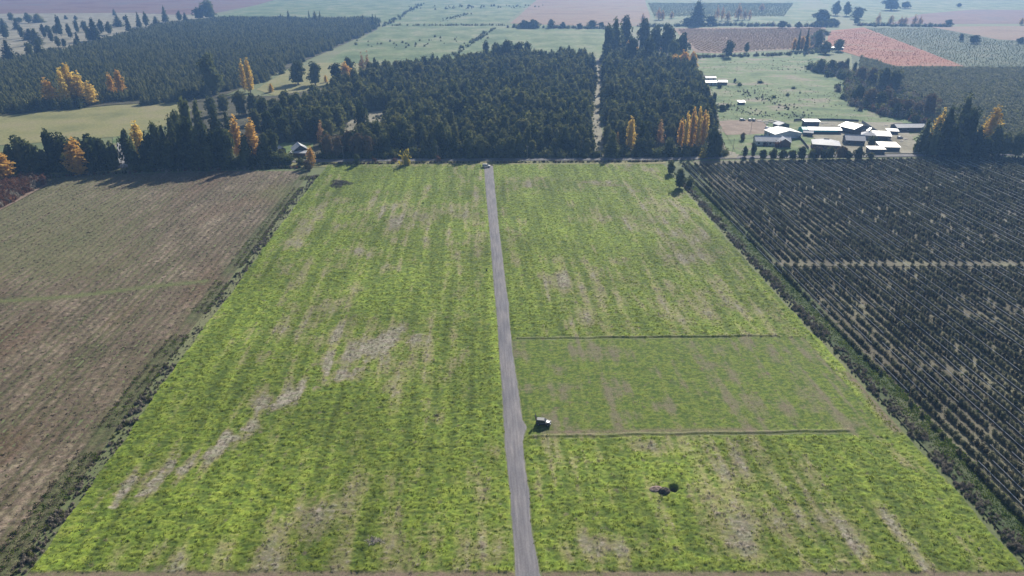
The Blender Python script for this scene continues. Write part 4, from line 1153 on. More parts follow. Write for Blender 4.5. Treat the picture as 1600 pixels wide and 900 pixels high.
TG([(kd, x, yb, yt, w) for kd, x, yb, yt, w in [('olive', 1281, 112, 91, 20), ('dark', 1298, 114, 92, 20), ('brown', 1313, 114, 94, 18), ('dark', 1322, 112, 90, 10), ('dark', 1334, 118, 96, 9), ('brown', 1344, 128, 102, 22), ('brown', 1362, 132, 104, 24), ('olive', 1379, 138, 104, 28), ('olive', 1395, 140, 104, 26), ('dark', 1340, 160, 130, 22), ('brown', 1358, 166, 136, 26), ('dark', 1374, 168, 142, 22), ('brown', 1394, 176, 150, 24), ('brown', 1414, 180, 154, 24), ('dark', 1402, 182, 160, 20), ('brown', 1432, 184, 158, 22), ('brown', 1450, 180, 146, 30), ('brown', 1384, 164, 138, 20), ('olive', 1310, 80, 60, 20), ('dark', 1290, 84, 62, 22), ('dark', 1278, 74, 44, 20)]], '# tree from the left in the mixed hedgerow beyond the paddock', 'tree', 'hedgerow along the paddock')
TG([(kd, x, yb, yt, w) for kd, x, yb, yt, w in [('cone', 1440, 238, 182, 24), ('cone', 1470, 240, 160, 36), ('cone', 1494, 232, 144, 36), ('dark', 1506, 242, 165, 34), ('cone', 1521, 244, 196, 34), ('cone', 1482, 246, 194, 38), ('dark', 1456, 246, 206, 30), ('dark', 1500, 248, 212, 34)]], '# towering evergreen from the left in the group ending the farm', 'tree', 'towering evergreens at the farm')
TG([('dark', x, yb, yt, w) for x, yb, yt, w in [(1550, 244, 194, 28), (1566, 244, 202, 24), (1586, 246, 204, 26), (1606, 246, 212, 26), (1536, 247, 214, 26)]], '# dark tree from the left in the low line past the farm', 'tree', 'lower tree line past the farm')

# rust-red scrub, far vineyards and orchards: plants nobody could count
def sow_field(name, px, step, stepv, kinds, s0, s1, label, cat, aligned=True, drop=.05, jit=.12, weights=None):
    X, Y = fill(px, step, jit, aligned, stepv)
    k = (RNG.uniform(0, 1, len(X)) > drop) & in_view(X, Y, 40)
    scatter(name, np.stack([X, Y, 0 * X + .3], 1)[k], RNG.uniform(s0, s1, k.sum()), kinds, label, cat, weights)
FV = protos('vine', crown_bush, F_vine, (301, 302), n=60, size=.7)
FO = protos('far_bush', crown_bush, F_orch, (303, 304, 305), n=60, size=.75)
FG = protos('far_bush', crown_bush, F_pine2, (306, 307), n=60, size=.75)
FR = protos('rust_bush', crown_bush, F_rust, (308, 309), n=60, size=.75)
sow_field('rust_scrub', [(-200, 345), (-200, 300), (0, 282), (62, 277), (74, 286), (40, 304), (0, 328)], 1.9, 1.9, RB + GB[:1], .8, 1.5, 'rust red scrub block at the corner of the brown field', 'scrub', False, .05, .4)
sow_field('vineyard', [(1058, 46), (1284, 44), (1284, 74), (1120, 82), (1090, 80)], 6.4, 1.6, FV, .36, .55, 'pinkish vineyard rows beyond the paddock', 'vineyard')
sow_field('far_vineyard', [(1012, 5), (1240, 5), (1225, 26), (1022, 26)], 9.0, 3.0, FG, .45, .7, 'far vineyard rows behind the shelter belt', 'vineyard')
sow_field('shrub_orchard', [(1345, 90), (1402, 107), (1700, 107), (1700, 244), (1530, 240), (1470, 200), (1400, 150), (1340, 118)], 3.6, 2.6, FO + FG[:1], .75, 1.25, 'dense blue green orchard behind the dark evergreens', 'orchard', True, .08, .22)
sow_field('green_orchard', [(1352, 45), (1460, 44), (1560, 64), (1700, 66), (1700, 104), (1505, 103)], 4.2, 4.2, FG, .25, .45, 'grey green orchard beyond the rust field', 'orchard', True, .2, .3)
sow_field('rust_vines', [(1292, 72), (1300, 50), (1348, 45), (1500, 102), (1400, 102), (1342, 86)], 4.5, 3.4, FR, .22, .4, 'rust red vines in the wedge shaped field', 'vines', True, .45, .25)

# ------------------------------------------------------------------ buildings
def mat_roof(name, c, rough=.42, spec=.4):
    t = NT(name)
    p = t.pos((1, 1, 1))
    n = t.noise(.8, 4, p); n2 = t.noise(.18, 3, p)
    a = t.ramp(n.outputs[0], [(.3, tuple(v * .86 for v in c)), (.7, tuple(min(.9, v * 1.08) for v in c))])
    b = t.ramp(n2.outputs[0], [(.35, (.85, .83, .80)), (.65, (1.05, 1.05, 1.05))])
    t.l.new(t.mix(1, a, b, 'MULTIPLY'), t.b.inputs['Base Color'])
    t.b.inputs['Roughness'].default_value = rough; t.b.inputs['Specular IOR Level'].default_value = spec
    return t.m
R_white = mat_roof('mat_roof_white', (.60, .60, .61)); R_grey = mat_roof('mat_roof_grey', (.48, .49, .53)); R_zinc = mat_roof('mat_roof_zinc', (.58, .59, .62)); R_cream = mat_roof('mat_roof_cream', (.56, .52, .47)); R_dark = mat_roof('mat_roof_dark', (.16, .16, .17))
Wl_white = plain('mat_wall_white', (.66, .67, .68)); Wl_blue = plain('mat_wall_blue', (.50, .55, .62)); Wl_brown = plain('mat_wall_brown', (.20, .13, .10)); Wl_dark = plain('mat_wall_dark', (.10, .105, .12)); Wl_grey = plain('mat_wall_grey', (.30, .30, .30))
Glass = plain('mat_window', (.03, .035, .045), .15, .5, 0, .1); Door = plain('mat_door', (.14, .09, .06)); M_teal = plain('mat_teal_tarp', (.04, .42, .38), .55, .3); M_film = plain('mat_plastic_film', (.72, .74, .74), .3, .5)

def house(name, label, cat, px, py, w, d, wh, rh, yaw, roof, wall, form='gable', windows=3, over=.5, door=True):
    """base centre surveyed; w along the ridge, d across; ridge runs along local x"""
    if px > 1150 and py > 180: w *= 1.14; d *= 1.14
    o = empty(name, gp(px, py), R(yaw))
    o.location.z = .3
    tag(o, label, cat)
    bm = bmesh.new()
    if form == 'gable':
        add_prism(bm, [(-d / 2, 0), (d / 2, 0), (d / 2, wh), (0, wh + rh), (-d / 2, wh)], -w / 2, w / 2)
    elif form == 'lean':
        add_prism(bm, [(-d / 2, 0), (d / 2, 0), (d / 2, wh + rh), (-d / 2, wh)], -w / 2, w / 2)
    else:
        add_box(bm, (0, 0, wh / 2), (w, d, wh))
    link('wall', bm_mesh('wall', bm, wall), o)
    th = .14
    bm = bmesh.new()
    W2_, D2 = w / 2 + over, d / 2 + over
    if form == 'gable':
        sl = rh / (d / 2); e = wh - over * sl + .05
        for s in (-1, 1):
            a = [(0, wh + rh + .05), (s * D2, e), (s * D2, e + th), (0, wh + rh + .05 + th)]
            add_prism(bm, a, -W2_, W2_)
        rf = link('roof', bm_mesh('roof', bm, roof), o)
        b2 = bmesh.new(); add_prism(b2, [(-.22, wh + rh + .12), (.22, wh + rh + .12), (0, wh + rh + .34)], -W2_ - .05, W2_ + .05)
        link('ridge_cap', bm_mesh('ridge_cap', b2, roof), rf)
    elif form == 'lean':
        sl = rh / d
        add_prism(bm, [(-D2, wh - over * sl + .04), (D2, wh + rh + over * sl + .04), (D2, wh + rh + over * sl + .04 + th), (-D2, wh - over * sl + .04 + th)], -W2_, W2_)
        link('roof', bm_mesh('roof', bm, roof), o)
    else:                                                   # hip
        k = max(.3, W2_ - D2)
        lo = [bm.verts.new(p) for p in ((-W2_, -D2, wh), (W2_, -D2, wh), (W2_, D2, wh), (-W2_, D2, wh))]
        l2 = [bm.verts.new(p) for p in ((-W2_, -D2, wh + th), (W2_, -D2, wh + th), (W2_, D2, wh + th), (-W2_, D2, wh + th))]
        tp = [bm.verts.new((-k, 0, wh + rh)), bm.verts.new((k, 0, wh + rh))]
        bm.faces.new(lo[::-1])
        for i in range(4): bm.faces.new((lo[i], lo[(i + 1) % 4], l2[(i + 1) % 4], l2[i]))
        bm.faces.new((l2[0], l2[1], tp[1], tp[0])); bm.faces.new((l2[2], l2[3], tp[0], tp[1]))
        bm.faces.new((l2[1], l2[2], tp[1])); bm.faces.new((l2[3], l2[0], tp[0]))
        rf = link('roof', bm_mesh('roof', bm, roof), o)
        b2 = bmesh.new(); add_prism(b2, [(-.2, wh + rh - .02), (.2, wh + rh - .02), (0, wh + rh + .2)], -k, k)
        link('ridge_cap', bm_mesh('ridge_cap', b2, roof), rf)
    slots = windows + (1 if door else 0)
    for i in range(slots):
        x = -w / 2 + w * (i + .5) / slots
        b2 = bmesh.new()
        if door and i == slots // 2:
            add_box(b2, (x, -d / 2 - .03, 1.02), (.95, .1, 2.04)); dd = link('door', bm_mesh('door', b2, Door), o)
            b3 = bmesh.new(); add_box(b3, (x + .34, -d / 2 - .1, 1.0), (.14, .05, .06)); link('handle', bm_mesh('handle', b3, Wl_grey), dd)
        else:
            add_box(b2, (x, -d / 2 - .02, min(1.5, wh * .58)), (1.2, .1, min(1.1, wh * .4))); ww = link('window', bm_mesh('window', b2, Glass), o)
            b3 = bmesh.new(); zc = min(1.5, wh * .58) - min(1.1, wh * .4) / 2 - .06
            add_box(b3, (x, -d / 2 - .07, zc), (1.4, .16, .1)); link('sill', bm_mesh('sill', b3, Wl_white), ww)
    if form == 'gable' and windows:
        for s in (-1, 1):
            b2 = bmesh.new(); add_box(b2, (s * (w / 2 + .02), 0, min(1.5, wh * .58)), (.1, 1.1, min(1.0, wh * .4))); link('window', bm_mesh('window', b2, Glass), o)
    return o

K = 1.0 / ppm(222)
h1 = house('farmhouse', 'white farmhouse with grey tin roof and a gabled wing', 'house', 1205, 226, 19, 8, 2.9, 2.3, -6, R_zinc, Wl_white, windows=5)
bm = bmesh.new(); add_prism(bm, [(-4, 0), (4, 0), (4, 2.9), (0, 5.3), (-4, 2.9)], -1.5, 6.6)
bmesh.ops.rotate(bm, verts=bm.verts, cent=(0, 0, 0), matrix=Matrix.Rotation(-math.pi / 2, 3, 'Z')); bmesh.ops.translate(bm, verts=bm.verts, vec=(6.2, -1.0, 0))
link('wing', bm_mesh('wing', bm, Wl_brown), h1)
bm = bmesh.new()
for s in (-1, 1): add_prism(bm, [(0, 5.38), (s * 4.6, 2.62), (s * 4.6, 2.78), (0, 5.54)], -2.0, 7.2)
bmesh.ops.rotate(bm, verts=bm.verts, cent=(0, 0, 0), matrix=Matrix.Rotation(-math.pi / 2, 3, 'Z')); bmesh.ops.translate(bm, verts=bm.verts, vec=(6.2, -1.0, 0))
link('wing_roof', bm_mesh('wing_roof', bm, R_zinc), h1)
house('storage_shed', 'big pale shed with white roof behind the white farmhouse', 'shed', 1222, 214, 12, 17, 3.4, 2.0, -78, R_white, Wl_blue, windows=2)
house('garden_shed', 'small gabled shed with grey roof beside the white boards', 'shed', 1220, 200, 6, 7.5, 2.6, 1.4, -74, R_grey, Wl_dark, windows=1)
h4 = house('packing_shed', 'long low shed with white roof and turquoise netting at one end', 'shed', 1285, 207, 19, 8.5, 2.4, 1.0, -3, R_white, Wl_dark, windows=0, door=False)
bm = bmesh.new(); add_prism(bm, [(-5.1, 0), (5.1, 0), (4.6, 2.3), (0, 3.5), (-4.6, 2.3)], -15.2, -9.8)
link('netting_bay', bm_mesh('netting_bay', bm, M_teal), h4)
bm = bmesh.new(); add_prism(bm, [(-6.4, 1.5), (-4.9, 2.15), (-4.9, 2.25), (-6.4, 1.6)], -9.7, 8)
link('awning', bm_mesh('awning', bm, M_teal), h4)
house('dark_barn', 'dark boarded barn with flat edge behind the turquoise netting', 'barn', 1266, 196, 9, 5, 3.0, .4, -2, R_cream, Wl_dark, 'lean', 1)
house('hipped_house', 'grey hip roofed house nearest the orchard', 'house', 1289, 231, 14, 11, 2.9, 2.6, -18, R_grey, Wl_brown, 'hip', 3)
house('white_roof_barn', 'large barn with broad white roof at the paddock fence', 'barn', 1333, 206, 11, 14, 3.6, 2.0, -62, R_white, Wl_dark, windows=1)
house('grey_house', 'grey gabled house between the hip roofed one and the barns', 'house', 1333, 224, 10, 9, 2.8, 2.4, -12, R_grey, Wl_dark, windows=2)
house('grey_cottage', 'small hip roofed grey cottage behind the yellowish tree', 'house', 1356, 217, 7.5, 7, 2.7, 2.2, -25, R_grey, Wl_grey, 'hip', 1)
house('side_shed', 'pale low shed right against the grey cottage', 'shed', 1376, 217, 9, 7, 2.6, 1.2, -14, R_zinc, Wl_brown, 'lean', 1)
house('front_shed', 'dark shed with flat cream roof nearest the road', 'shed', 1367, 239, 8, 5, 2.7, .4, -3, R_cream, Wl_dark, 'lean', 1)
house('open_shelter', 'wide cream roofed shelter adjoining the shed nearest the road', 'shelter', 1386, 234, 10, 8, 2.5, .9, -6, R_cream, Wl_dark, 'lean', 0, door=False)
house('tool_shed', 'small grey shed between the packing shed and the hip roofed house', 'shed', 1262, 212, 5, 4, 2.3, 1.0, -20, R_zinc, Wl_dark, windows=1)
house('lean_to', 'pale lean to tucked between the barn and the grey house', 'shed', 1349, 208, 6, 5, 2.4, .8, -40, R_cream, Wl_grey, 'lean', 1)
house('animal_shed', 'low white roofed animal shed past the long grey panel fence', 'shed', 1393, 209, 6, 4, 2.0, .5, -12, R_white, Wl_dark, 'lean', 1)
house('long_barn', 'long white roofed barn beside the dark evergreens', 'barn', 1418, 204, 18, 8, 2.8, 1.6, 2, R_white, Wl_dark, windows=3)
house('white_shed', 'front white shed of the three on the paddock edge', 'shed', 1109, 133, 11, 8, 2.8, 1.5, 3, R_white, Wl_blue, windows=2)
house('white_shed', 'back white shed of the three on the paddock edge', 'shed', 1109, 126, 10, 6, 2.8, 1.2, 3, R_cream, Wl_blue, windows=1)
house('white_shed', 'white shed set apart from the other two on the paddock edge', 'shed', 1128, 132, 8, 8, 2.6, 1.3, -4, R_white, Wl_dark, windows=1)
house('hut', 'ruined little hut among bushes on the paddock', 'hut', 1158, 163, 5, 3.5, 1.8, .5, 5, R_cream, Wl_dark, 'lean', 1)
house('small_house', 'small house with light grey gable roof behind the hedge', 'house', 469, 240, 8.5, 8.5, 3.0, 2.8, -64, R_zinc, Wl_dark, windows=2)
house('porch_shed', 'low white roofed porch in front of the small house', 'shelter', 467, 244, 9, 3, 2.0, .5, -3, R_white, Wl_brown, 'lean', 0, door=False)
house('outhouse', 'tiny outhouse with pale roof beside the small house', 'shed', 440, 239, 4.5, 4, 2.3, 1.4, -50, R_white, Wl_dark, windows=1)
house('hidden_cabin', 'white roofed cabin half hidden in the roadside grove', 'cabin', 341, 212, 6, 5, 2.6, 1.4, 10, R_white, Wl_grey, windows=1)
house('far_shelter', 'long pale roofed shelter at the tip of the rust field', 'shelter', 1303, 78, 22, 6, 2.6, .6, 0, R_white, Wl_grey, 'lean', 1)
house('roadside_hut', 'small white roofed hut behind the orange poplar at the picture edge', 'hut', 30, 258, 5, 4, 2.4, .8, 4, R_white, Wl_white, 'lean', 1)

# poly tunnel
o = empty('poly_tunnel', gp(1203, 203), R(118)); tag(o, 'short curved white poly tunnel behind the big pale shed', 'tunnel')
V = []; F = []; ns = 9
for i in range(5):
    for k in range(ns):
        a = math.pi * k / (ns - 1)
        V.append((-3.5 + 7 * i / 4, math.cos(a) * 1.6, math.sin(a) * 1.8))
link('film', np_mesh('film', V, grid_faces(5, ns), M_film, True), o)
for i in range(5):
    bm = bmesh.new()
    for k in range(ns - 1):
        a0, a1 = math.pi * k / (ns - 1), math.pi * (k + 1) / (ns - 1)
        add_cyl(bm, (-3.5 + 7 * i / 4, math.cos(a0) * 1.66, math.sin(a0) * 1.86), (-3.5 + 7 * i / 4, math.cos(a1) * 1.66, math.sin(a1) * 1.86), .05, .05, 5)
    link('hoop', bm_mesh('hoop', bm, Wl_grey), o)

# white boards, pallets and junk in the yards
M_board = plain('mat_pale_boards', (.62, .58, .52), .8, .1)
def board_pile(px, py, n, L, yaw, label, group):
    o = empty('board_pile', gp(px, py), R(yaw)); o.location.z = .36
    for k in range(n):
        bm = bmesh.new(); add_box(bm, (random.uniform(-.3, .3), (k % 3 - 1) * .8 + random.uniform(-.2, .2), .12 + .2 * (k // 3)), (L * random.uniform(.8, 1.1), .5, .16), random.uniform(-.1, .1))
        link('board', bm_mesh('board', bm, M_board), o)
    tag(o, label, 'boards', group)
for q, (x, y) in enumerate(sorted([(1186, 190), (1192, 191), (1199, 191), (1206, 192), (1197, 194), (1212, 190), (1204, 189)])):
    board_pile(x, y, 6, 2.8, random.uniform(-20, 20), nth(q + 1) + ' stack of pale boards from the left behind the bare yard', 'board stacks behind the yard')
for q, (x, y) in enumerate(sorted([(1285, 194), (1291, 193), (1300, 196), (1384, 197), (1392, 202), (1402, 200), (1408, 221), (1414, 218), (1340, 240)])):
    board_pile(x, y, 5, 2.2, random.uniform(-40, 40), nth(q + 1) + ' loose pile of pale timber from the left about the farmyard', 'timber piles about the farmyard')

# fences
M_post = plain('mat_post', (.13, .11, .095), .95, .1); M_wire = plain('mat_wire', (.30, .30, .30), .5, .4, .6)
def fence(label, px, spacing, h, z0=.1, r=.07, solid=None):
    P = [gp(*p) for p in px]
    o = empty('fence', P[0]); o.location.z = 0; tag(o, label, 'fence')
    org = P[0]
    L = [0]
    for a, b in zip(P[:-1], P[1:]): L.append(L[-1] + (b - a).length)
    n = int(L[-1] / spacing)
    bm = bmesh.new(); add_cyl(bm, (0, 0, 0), (0, 0, h), r, r * .9, 6); pm = bm_mesh('post', bm, M_post)
    pts = []
    for i in range(n + 1):
        s = min(L[-1], i * spacing)
        p = Vector((np.interp(s, L, [q.x for q in P]), np.interp(s, L, [q.y for q in P]), 0)) - org
        pts.append(p)
        c = link('post', pm, o); c.location = (p.x, p.y, z0); c.rotation_euler = (random.uniform(-.05, .05), random.uniform(-.05, .05), 0)
    if solid:
        for a, b in zip(pts[:-1], pts[1:]):
            bm = bmesh.new(); mid = (a + b) / 2; d_ = b - a
            add_box(bm, (mid.x, mid.y, z0 + h * .5), (d_.length * .98, .06, h * .92), math.atan2(d_.y, d_.x)); link('panel', bm_mesh('panel', bm, solid), o)
    else:
        for zz in (.35, .62, .9):
            bm = bmesh.new()
            for a, b in zip(pts[:-1], pts[1:]): add_cyl(bm, (a.x, a.y, z0 + h * zz), (b.x, b.y, z0 + h * zz), .018, .018, 4)
            link('wire', bm_mesh('wire', bm, M_wire), o)
fence('post and wire fence along the top of the pasture, before the gate', [(500, 256.5), (640, 254.8), (752, 253.8)], 2.6, 1.35)
fence('post and wire fence along the top of the pasture, past the gate', [(774, 253.7), (900, 253), (1036, 252)], 2.6, 1.35)
fence('dark boarded fence between the lawn and the hip roofed house', [(1244, 212), (1254, 223), (1264, 236)], 2.4, 1.7, .4, .06, Wl_dark)
fence('long grey panel fence running down beside the farm sheds', [(1346, 192), (1370, 208), (1392, 224), (1404, 236)], 2.8, 1.8, .4, .06, Wl_grey)
fence('dark panel fence behind the barns at the paddock', [(1240, 190), (1255, 189), (1300, 189), (1346, 191)], 3.0, 1.6, .3, .06, Wl_dark)
fence('wire fence between the bare yard and the paddock', [(1118, 189), (1150, 187.5), (1186, 186.5)], 3.2, 1.3, .3)
fence('wire fence beside the farm lane', [(1131, 240), (1128, 214), (1122, 185), (1108, 140)], 4.5, 1.3, .3)

# gate at the head of the drive
o = empty('field_gate', gp(763, 254.2)); tag(o, 'dark metal gate closing the head of the gravel drive', 'gate')
for x in (-2.6, 2.6):
    bm = bmesh.new(); add_box(bm, (x, 0, .9), (.22, .22, 1.9), 0, .03); link('gate_post', bm_mesh('gate_post', bm, M_post), o)
for k in range(6):
    bm = bmesh.new(); add_cyl(bm, (-2.4, 0, .35 + k * .2), (2.4, 0, .35 + k * .2), .03, .03, 5); link('rail', bm_mesh('rail', bm, M_wire), o)

# utility poles along the road
M_pole = plain('mat_pole', (.30, .28, .26), .9, .1)
for x, y, hpx, lab in [(537, 248, 214, 'utility pole among the brown roadside trees'), (684, 248, 214, 'utility pole before the middle of the wood'), (824, 248, 214, 'utility pole past the drive gate'), (938, 248, 216, 'utility pole at the mouth of the forest track'),
                       (191, 263, 240, 'utility pole by the grey side lane'), (1145, 236, 212, 'utility pole on the garden lawn by the farm lane'), (1173, 206, 190, 'utility pole at the corner of the bare yard')]:
    h_ = 8.0
    o = empty('utility_pole', gp(x, y)); tag(o, lab, 'pole')
    bm = bmesh.new(); add_cyl(bm, (0, 0, 0), (0, 0, h_), .15, .1, 8); link('shaft', bm_mesh('shaft', bm, M_pole), o)
    bm = bmesh.new(); add_box(bm, (0, 0, h_ - .6), (1.8, .12, .12)); link('crossarm', bm_mesh('crossarm', bm, M_pole), o)
    for s in (-.75, 0, .75):
        bm = bmesh.new(); add_cyl(bm, (s, 0, h_ - .54), (s, 0, h_ - .3), .05, .04, 6); link('insulator', bm_mesh('insulator', bm, Wl_white), o)
o = empty('marker_pole', gp(741.3, 272.5)); tag(o, 'thin dark pole standing in the grass before the white car', 'pole')
bm = bmesh.new(); add_cyl(bm, (0, 0, -.1), (0, 0, 4.6), .09, .06, 7); link('shaft', bm_mesh('shaft', bm, M_post), o)
bm = bmesh.new(); add_box(bm, (0, 0, 4.55), (.16, .16, .12)); link('cap', bm_mesh('cap', bm, M_post), o)

# ------------------------------------------------------------------ cars
def car_paint(name, c):
    t = NT(name); t.b.inputs['Base Color'].default_value = (*c, 1)
    n = t.noise(6, 3, t.pos()); t.l.new(t.ramp(n.outputs[0], [(.3, tuple(v * .92 for v in c)), (.7, c)]), t.b.inputs['Base Color'])
    t.b.inputs['Roughness'].default_value = .28; t.b.inputs['Specular IOR Level'].default_value = .6; t.b.inputs['Coat Weight'].default_value = .7; t.b.inputs['Coat Roughness'].default_value = .12
    return t.m
P_black = car_paint('mat_paint_black', (.10, .105, .11))
P_black.node_tree.nodes['Principled BSDF'].inputs['Metallic'].default_value = .85
P_black.node_tree.nodes['Principled BSDF'].inputs['Roughness'].default_value = .42
P_black.node_tree.nodes['Principled BSDF'].inputs['Coat Roughness'].default_value = .3; P_white = car_paint('mat_paint_white', (.78, .78, .77)); P_grey = car_paint('mat_paint_grey', (.35, .36, .38))
Tyre = plain('mat_tyre', (.02, .02, .02), .9, .1); Rim = plain('mat_rim', (.45, .45, .46), .35, .5, .7); Lamp = plain('mat_headlamp', (.75, .76, .78), .2, .6); LampR = plain('mat_tail_lamp', (.35, .02, .02), .3, .5); Trim = plain('mat_trim', (.03, .03, .032), .6, .3)

def car(label, loc, yaw, paint, L=4.2, W=1.8, Hh=1.62, hatch=False, z=.25, full=True):
    """nose along +x"""
    o = empty('parked_car', loc, yaw); o.location.z = z
    tag(o, label, 'car')
    k = L / 4.2; hz = Hh / 1.62
    bm = bmesh.new()
    prof = [(-2.08, .42), (-2.1, .85), (-2.02, 1.02), (.75, 1.02), (1.75, .88), (2.05, .70), (2.1, .45), (1.9, .28), (-1.9, .28)]
    a = [bm.verts.new((x * k, -W / 2 * (.93 if abs(x) > 1.7 else 1), zz * hz)) for x, zz in prof]
    b = [bm.verts.new((x * k, W / 2 * (.93 if abs(x) > 1.7 else 1), zz * hz)) for x, zz in prof]
    bm.faces.new(a); bm.faces.new(b[::-1])
    for i in range(len(prof)): bm.faces.new((a[i], b[i], b[(i + 1) % len(prof)], a[(i + 1) % len(prof)]))
    bmesh.ops.bevel(bm, geom=list(bm.edges), offset=.06, segments=2, affect='EDGES')
    body = link('body', bm_mesh('body', bm, paint, True), o)
    # cabin: glass band under a painted roof
    def frust(x0, x1, y, z0, X0, X1, Y, z1, mat, name, parent):
        bm = bmesh.new()
        lo = [bm.verts.new((x0 * k, -y, z0 * hz)), bm.verts.new((x1 * k, -y, z0 * hz)), bm.verts.new((x1 * k, y, z0 * hz)), bm.verts.new((x0 * k, y, z0 * hz))]
        hi = [bm.verts.new((X0 * k, -Y, z1 * hz)), bm.verts.new((X1 * k, -Y, z1 * hz)), bm.verts.new((X1 * k, Y, z1 * hz)), bm.verts.new((X0 * k, Y, z1 * hz))]
        bm.faces.new(lo[::-1]); bm.faces.new(hi)
        for i in range(4): bm.faces.new((lo[i], lo[(i + 1) % 4], hi[(i + 1) % 4], hi[i]))
        return link(name, bm_mesh(name, bm, mat), parent)
    frust(-2.0, .85, W / 2 - .06, 1.0, -1.85, .2, W / 2 - .2, 1.55, Glass, 'windows', o)
    frust(-1.92, .26, W / 2 - .17, 1.53, -1.78, .1, W / 2 - .26, 1.62, paint, 'roof', o)
    for s in (-1, 1):
        for x in (-.85, -.05):
            bm = bmesh.new(); bm.normal_update()
            q = [(x - .05, W / 2 - .045, 1.0), (x + .05, W / 2 - .045, 1.0), (x + .03, W / 2 - .185, 1.55), (x - .05, W / 2 - .185, 1.55)]
            v1 = [bm.verts.new((p[0] * k, s * p[1], p[2] * hz)) for p in q]; v2 = [bm.verts.new((p[0] * k, s * (p[1] - .05), p[2] * hz)) for p in q]
            bm.faces.new(v1); bm.faces.new(v2[::-1])
            for i in range(4): bm.faces.new((v1[i], v2[i], v2[(i + 1) % 4], v1[(i + 1) % 4]))
            link('pillar', bm_mesh('pillar', bm, paint), o)
        bm = bmesh.new(); add_box(bm, (.72 * k, s * (W / 2 + .1), 1.08 * hz), (.14, .22, .15), 0, .02); link('mirror', bm_mesh('mirror', bm, paint), o)
        bm = bmesh.new(); add_box(bm, (1.98 * k, s * W * .34, .72 * hz), (.2, .36, .14), 0, .02); link('headlight', bm_mesh('headlight', bm, Lamp), o)
        bm = bmesh.new(); add_box(bm, (-2.07 * k, s * W * .40, .88 * hz), (.1, .2, .3), 0, .02); link('tail_light', bm_mesh('tail_light', bm, LampR), o)
        for x in (-1.28, 1.3):
            bm = bmesh.new(); add_cyl(bm, (x * k, s * (W / 2 - .2), .34), (x * k, s * (W / 2 + .02), .34), .34, .34, 16)
            wh = link('wheel', bm_mesh('wheel', bm, Tyre), o)
            bm = bmesh.new(); add_cyl(bm, (x * k, s * (W / 2 + .015), .34), (x * k, s * (W / 2 + .04), .34), .2, .18, 12)
            link('rim', bm_mesh('rim', bm, Rim), wh)
        bm = bmesh.new(); add_box(bm, (.3 * k, s * (W / 2 + .005), .80 * hz), (.2, .03, .04)); link('door_handle', bm_mesh('door_handle', bm, Trim), o)
    bm = bmesh.new(); add_box(bm, (2.07 * k, 0, .42 * hz), (.12, W * .9, .2), 0, .03); link('bumper', bm_mesh('bumper', bm, Trim), o)
    if hatch:
        bm = bmesh.new(); bmesh.ops.create_cube(bm, size=1, matrix=Matrix.Translation((-2.2 * k, 0, 2.12 * hz)) @ Matrix.Rotation(R(-14), 4, 'Y') @ Matrix.Diagonal((.12, W * .8, 1.15, 1)))
        bmesh.ops.bevel(bm, geom=list(bm.edges), offset=.03, segments=2, affect='EDGES')
        tg_ = link('tailgate', bm_mesh('tailgate', bm, Trim), o); tg_['label'] = 'raised tailgate'
        for s in (-1, 1):
            bm = bmesh.new(); add_cyl(bm, (-1.9 * k, s * W * .34, 1.3 * hz), (-2.14 * k, s * W * .34, 1.95 * hz), .025, .025, 6); link('strut', bm_mesh('strut', bm, Trim), tg_)
    return o
car('dark car with raised tailgate and glinting bonnet parked on the mown strip', gp(849, 664), R(-8), P_black, 3.9, 1.75, 1.62, True)
car('white car parked at the top of the pasture beside the gate', gp(760, 261.5), R(-4), P_white, 4.7, 1.85, 1.75)
car('white vehicle at the near end of the line behind the bare yard', gp(1160, 189), R(5), P_white, 4.4, 1.8, 1.6, z=.36)
car('small pale vehicle of the tight pair behind the bare yard', gp(1171, 189), R(80), P_white, 4.0, 1.75, 1.55, z=.36)
car('small grey vehicle of the tight pair behind the bare yard', gp(1177, 189.5), R(95), P_grey, 4.0, 1.75, 1.6, z=.36)
car('white car parked by the long grey panel fence', gp(1406, 217), R(20), P_white, 4.2, 1.8, 1.5, z=.36)

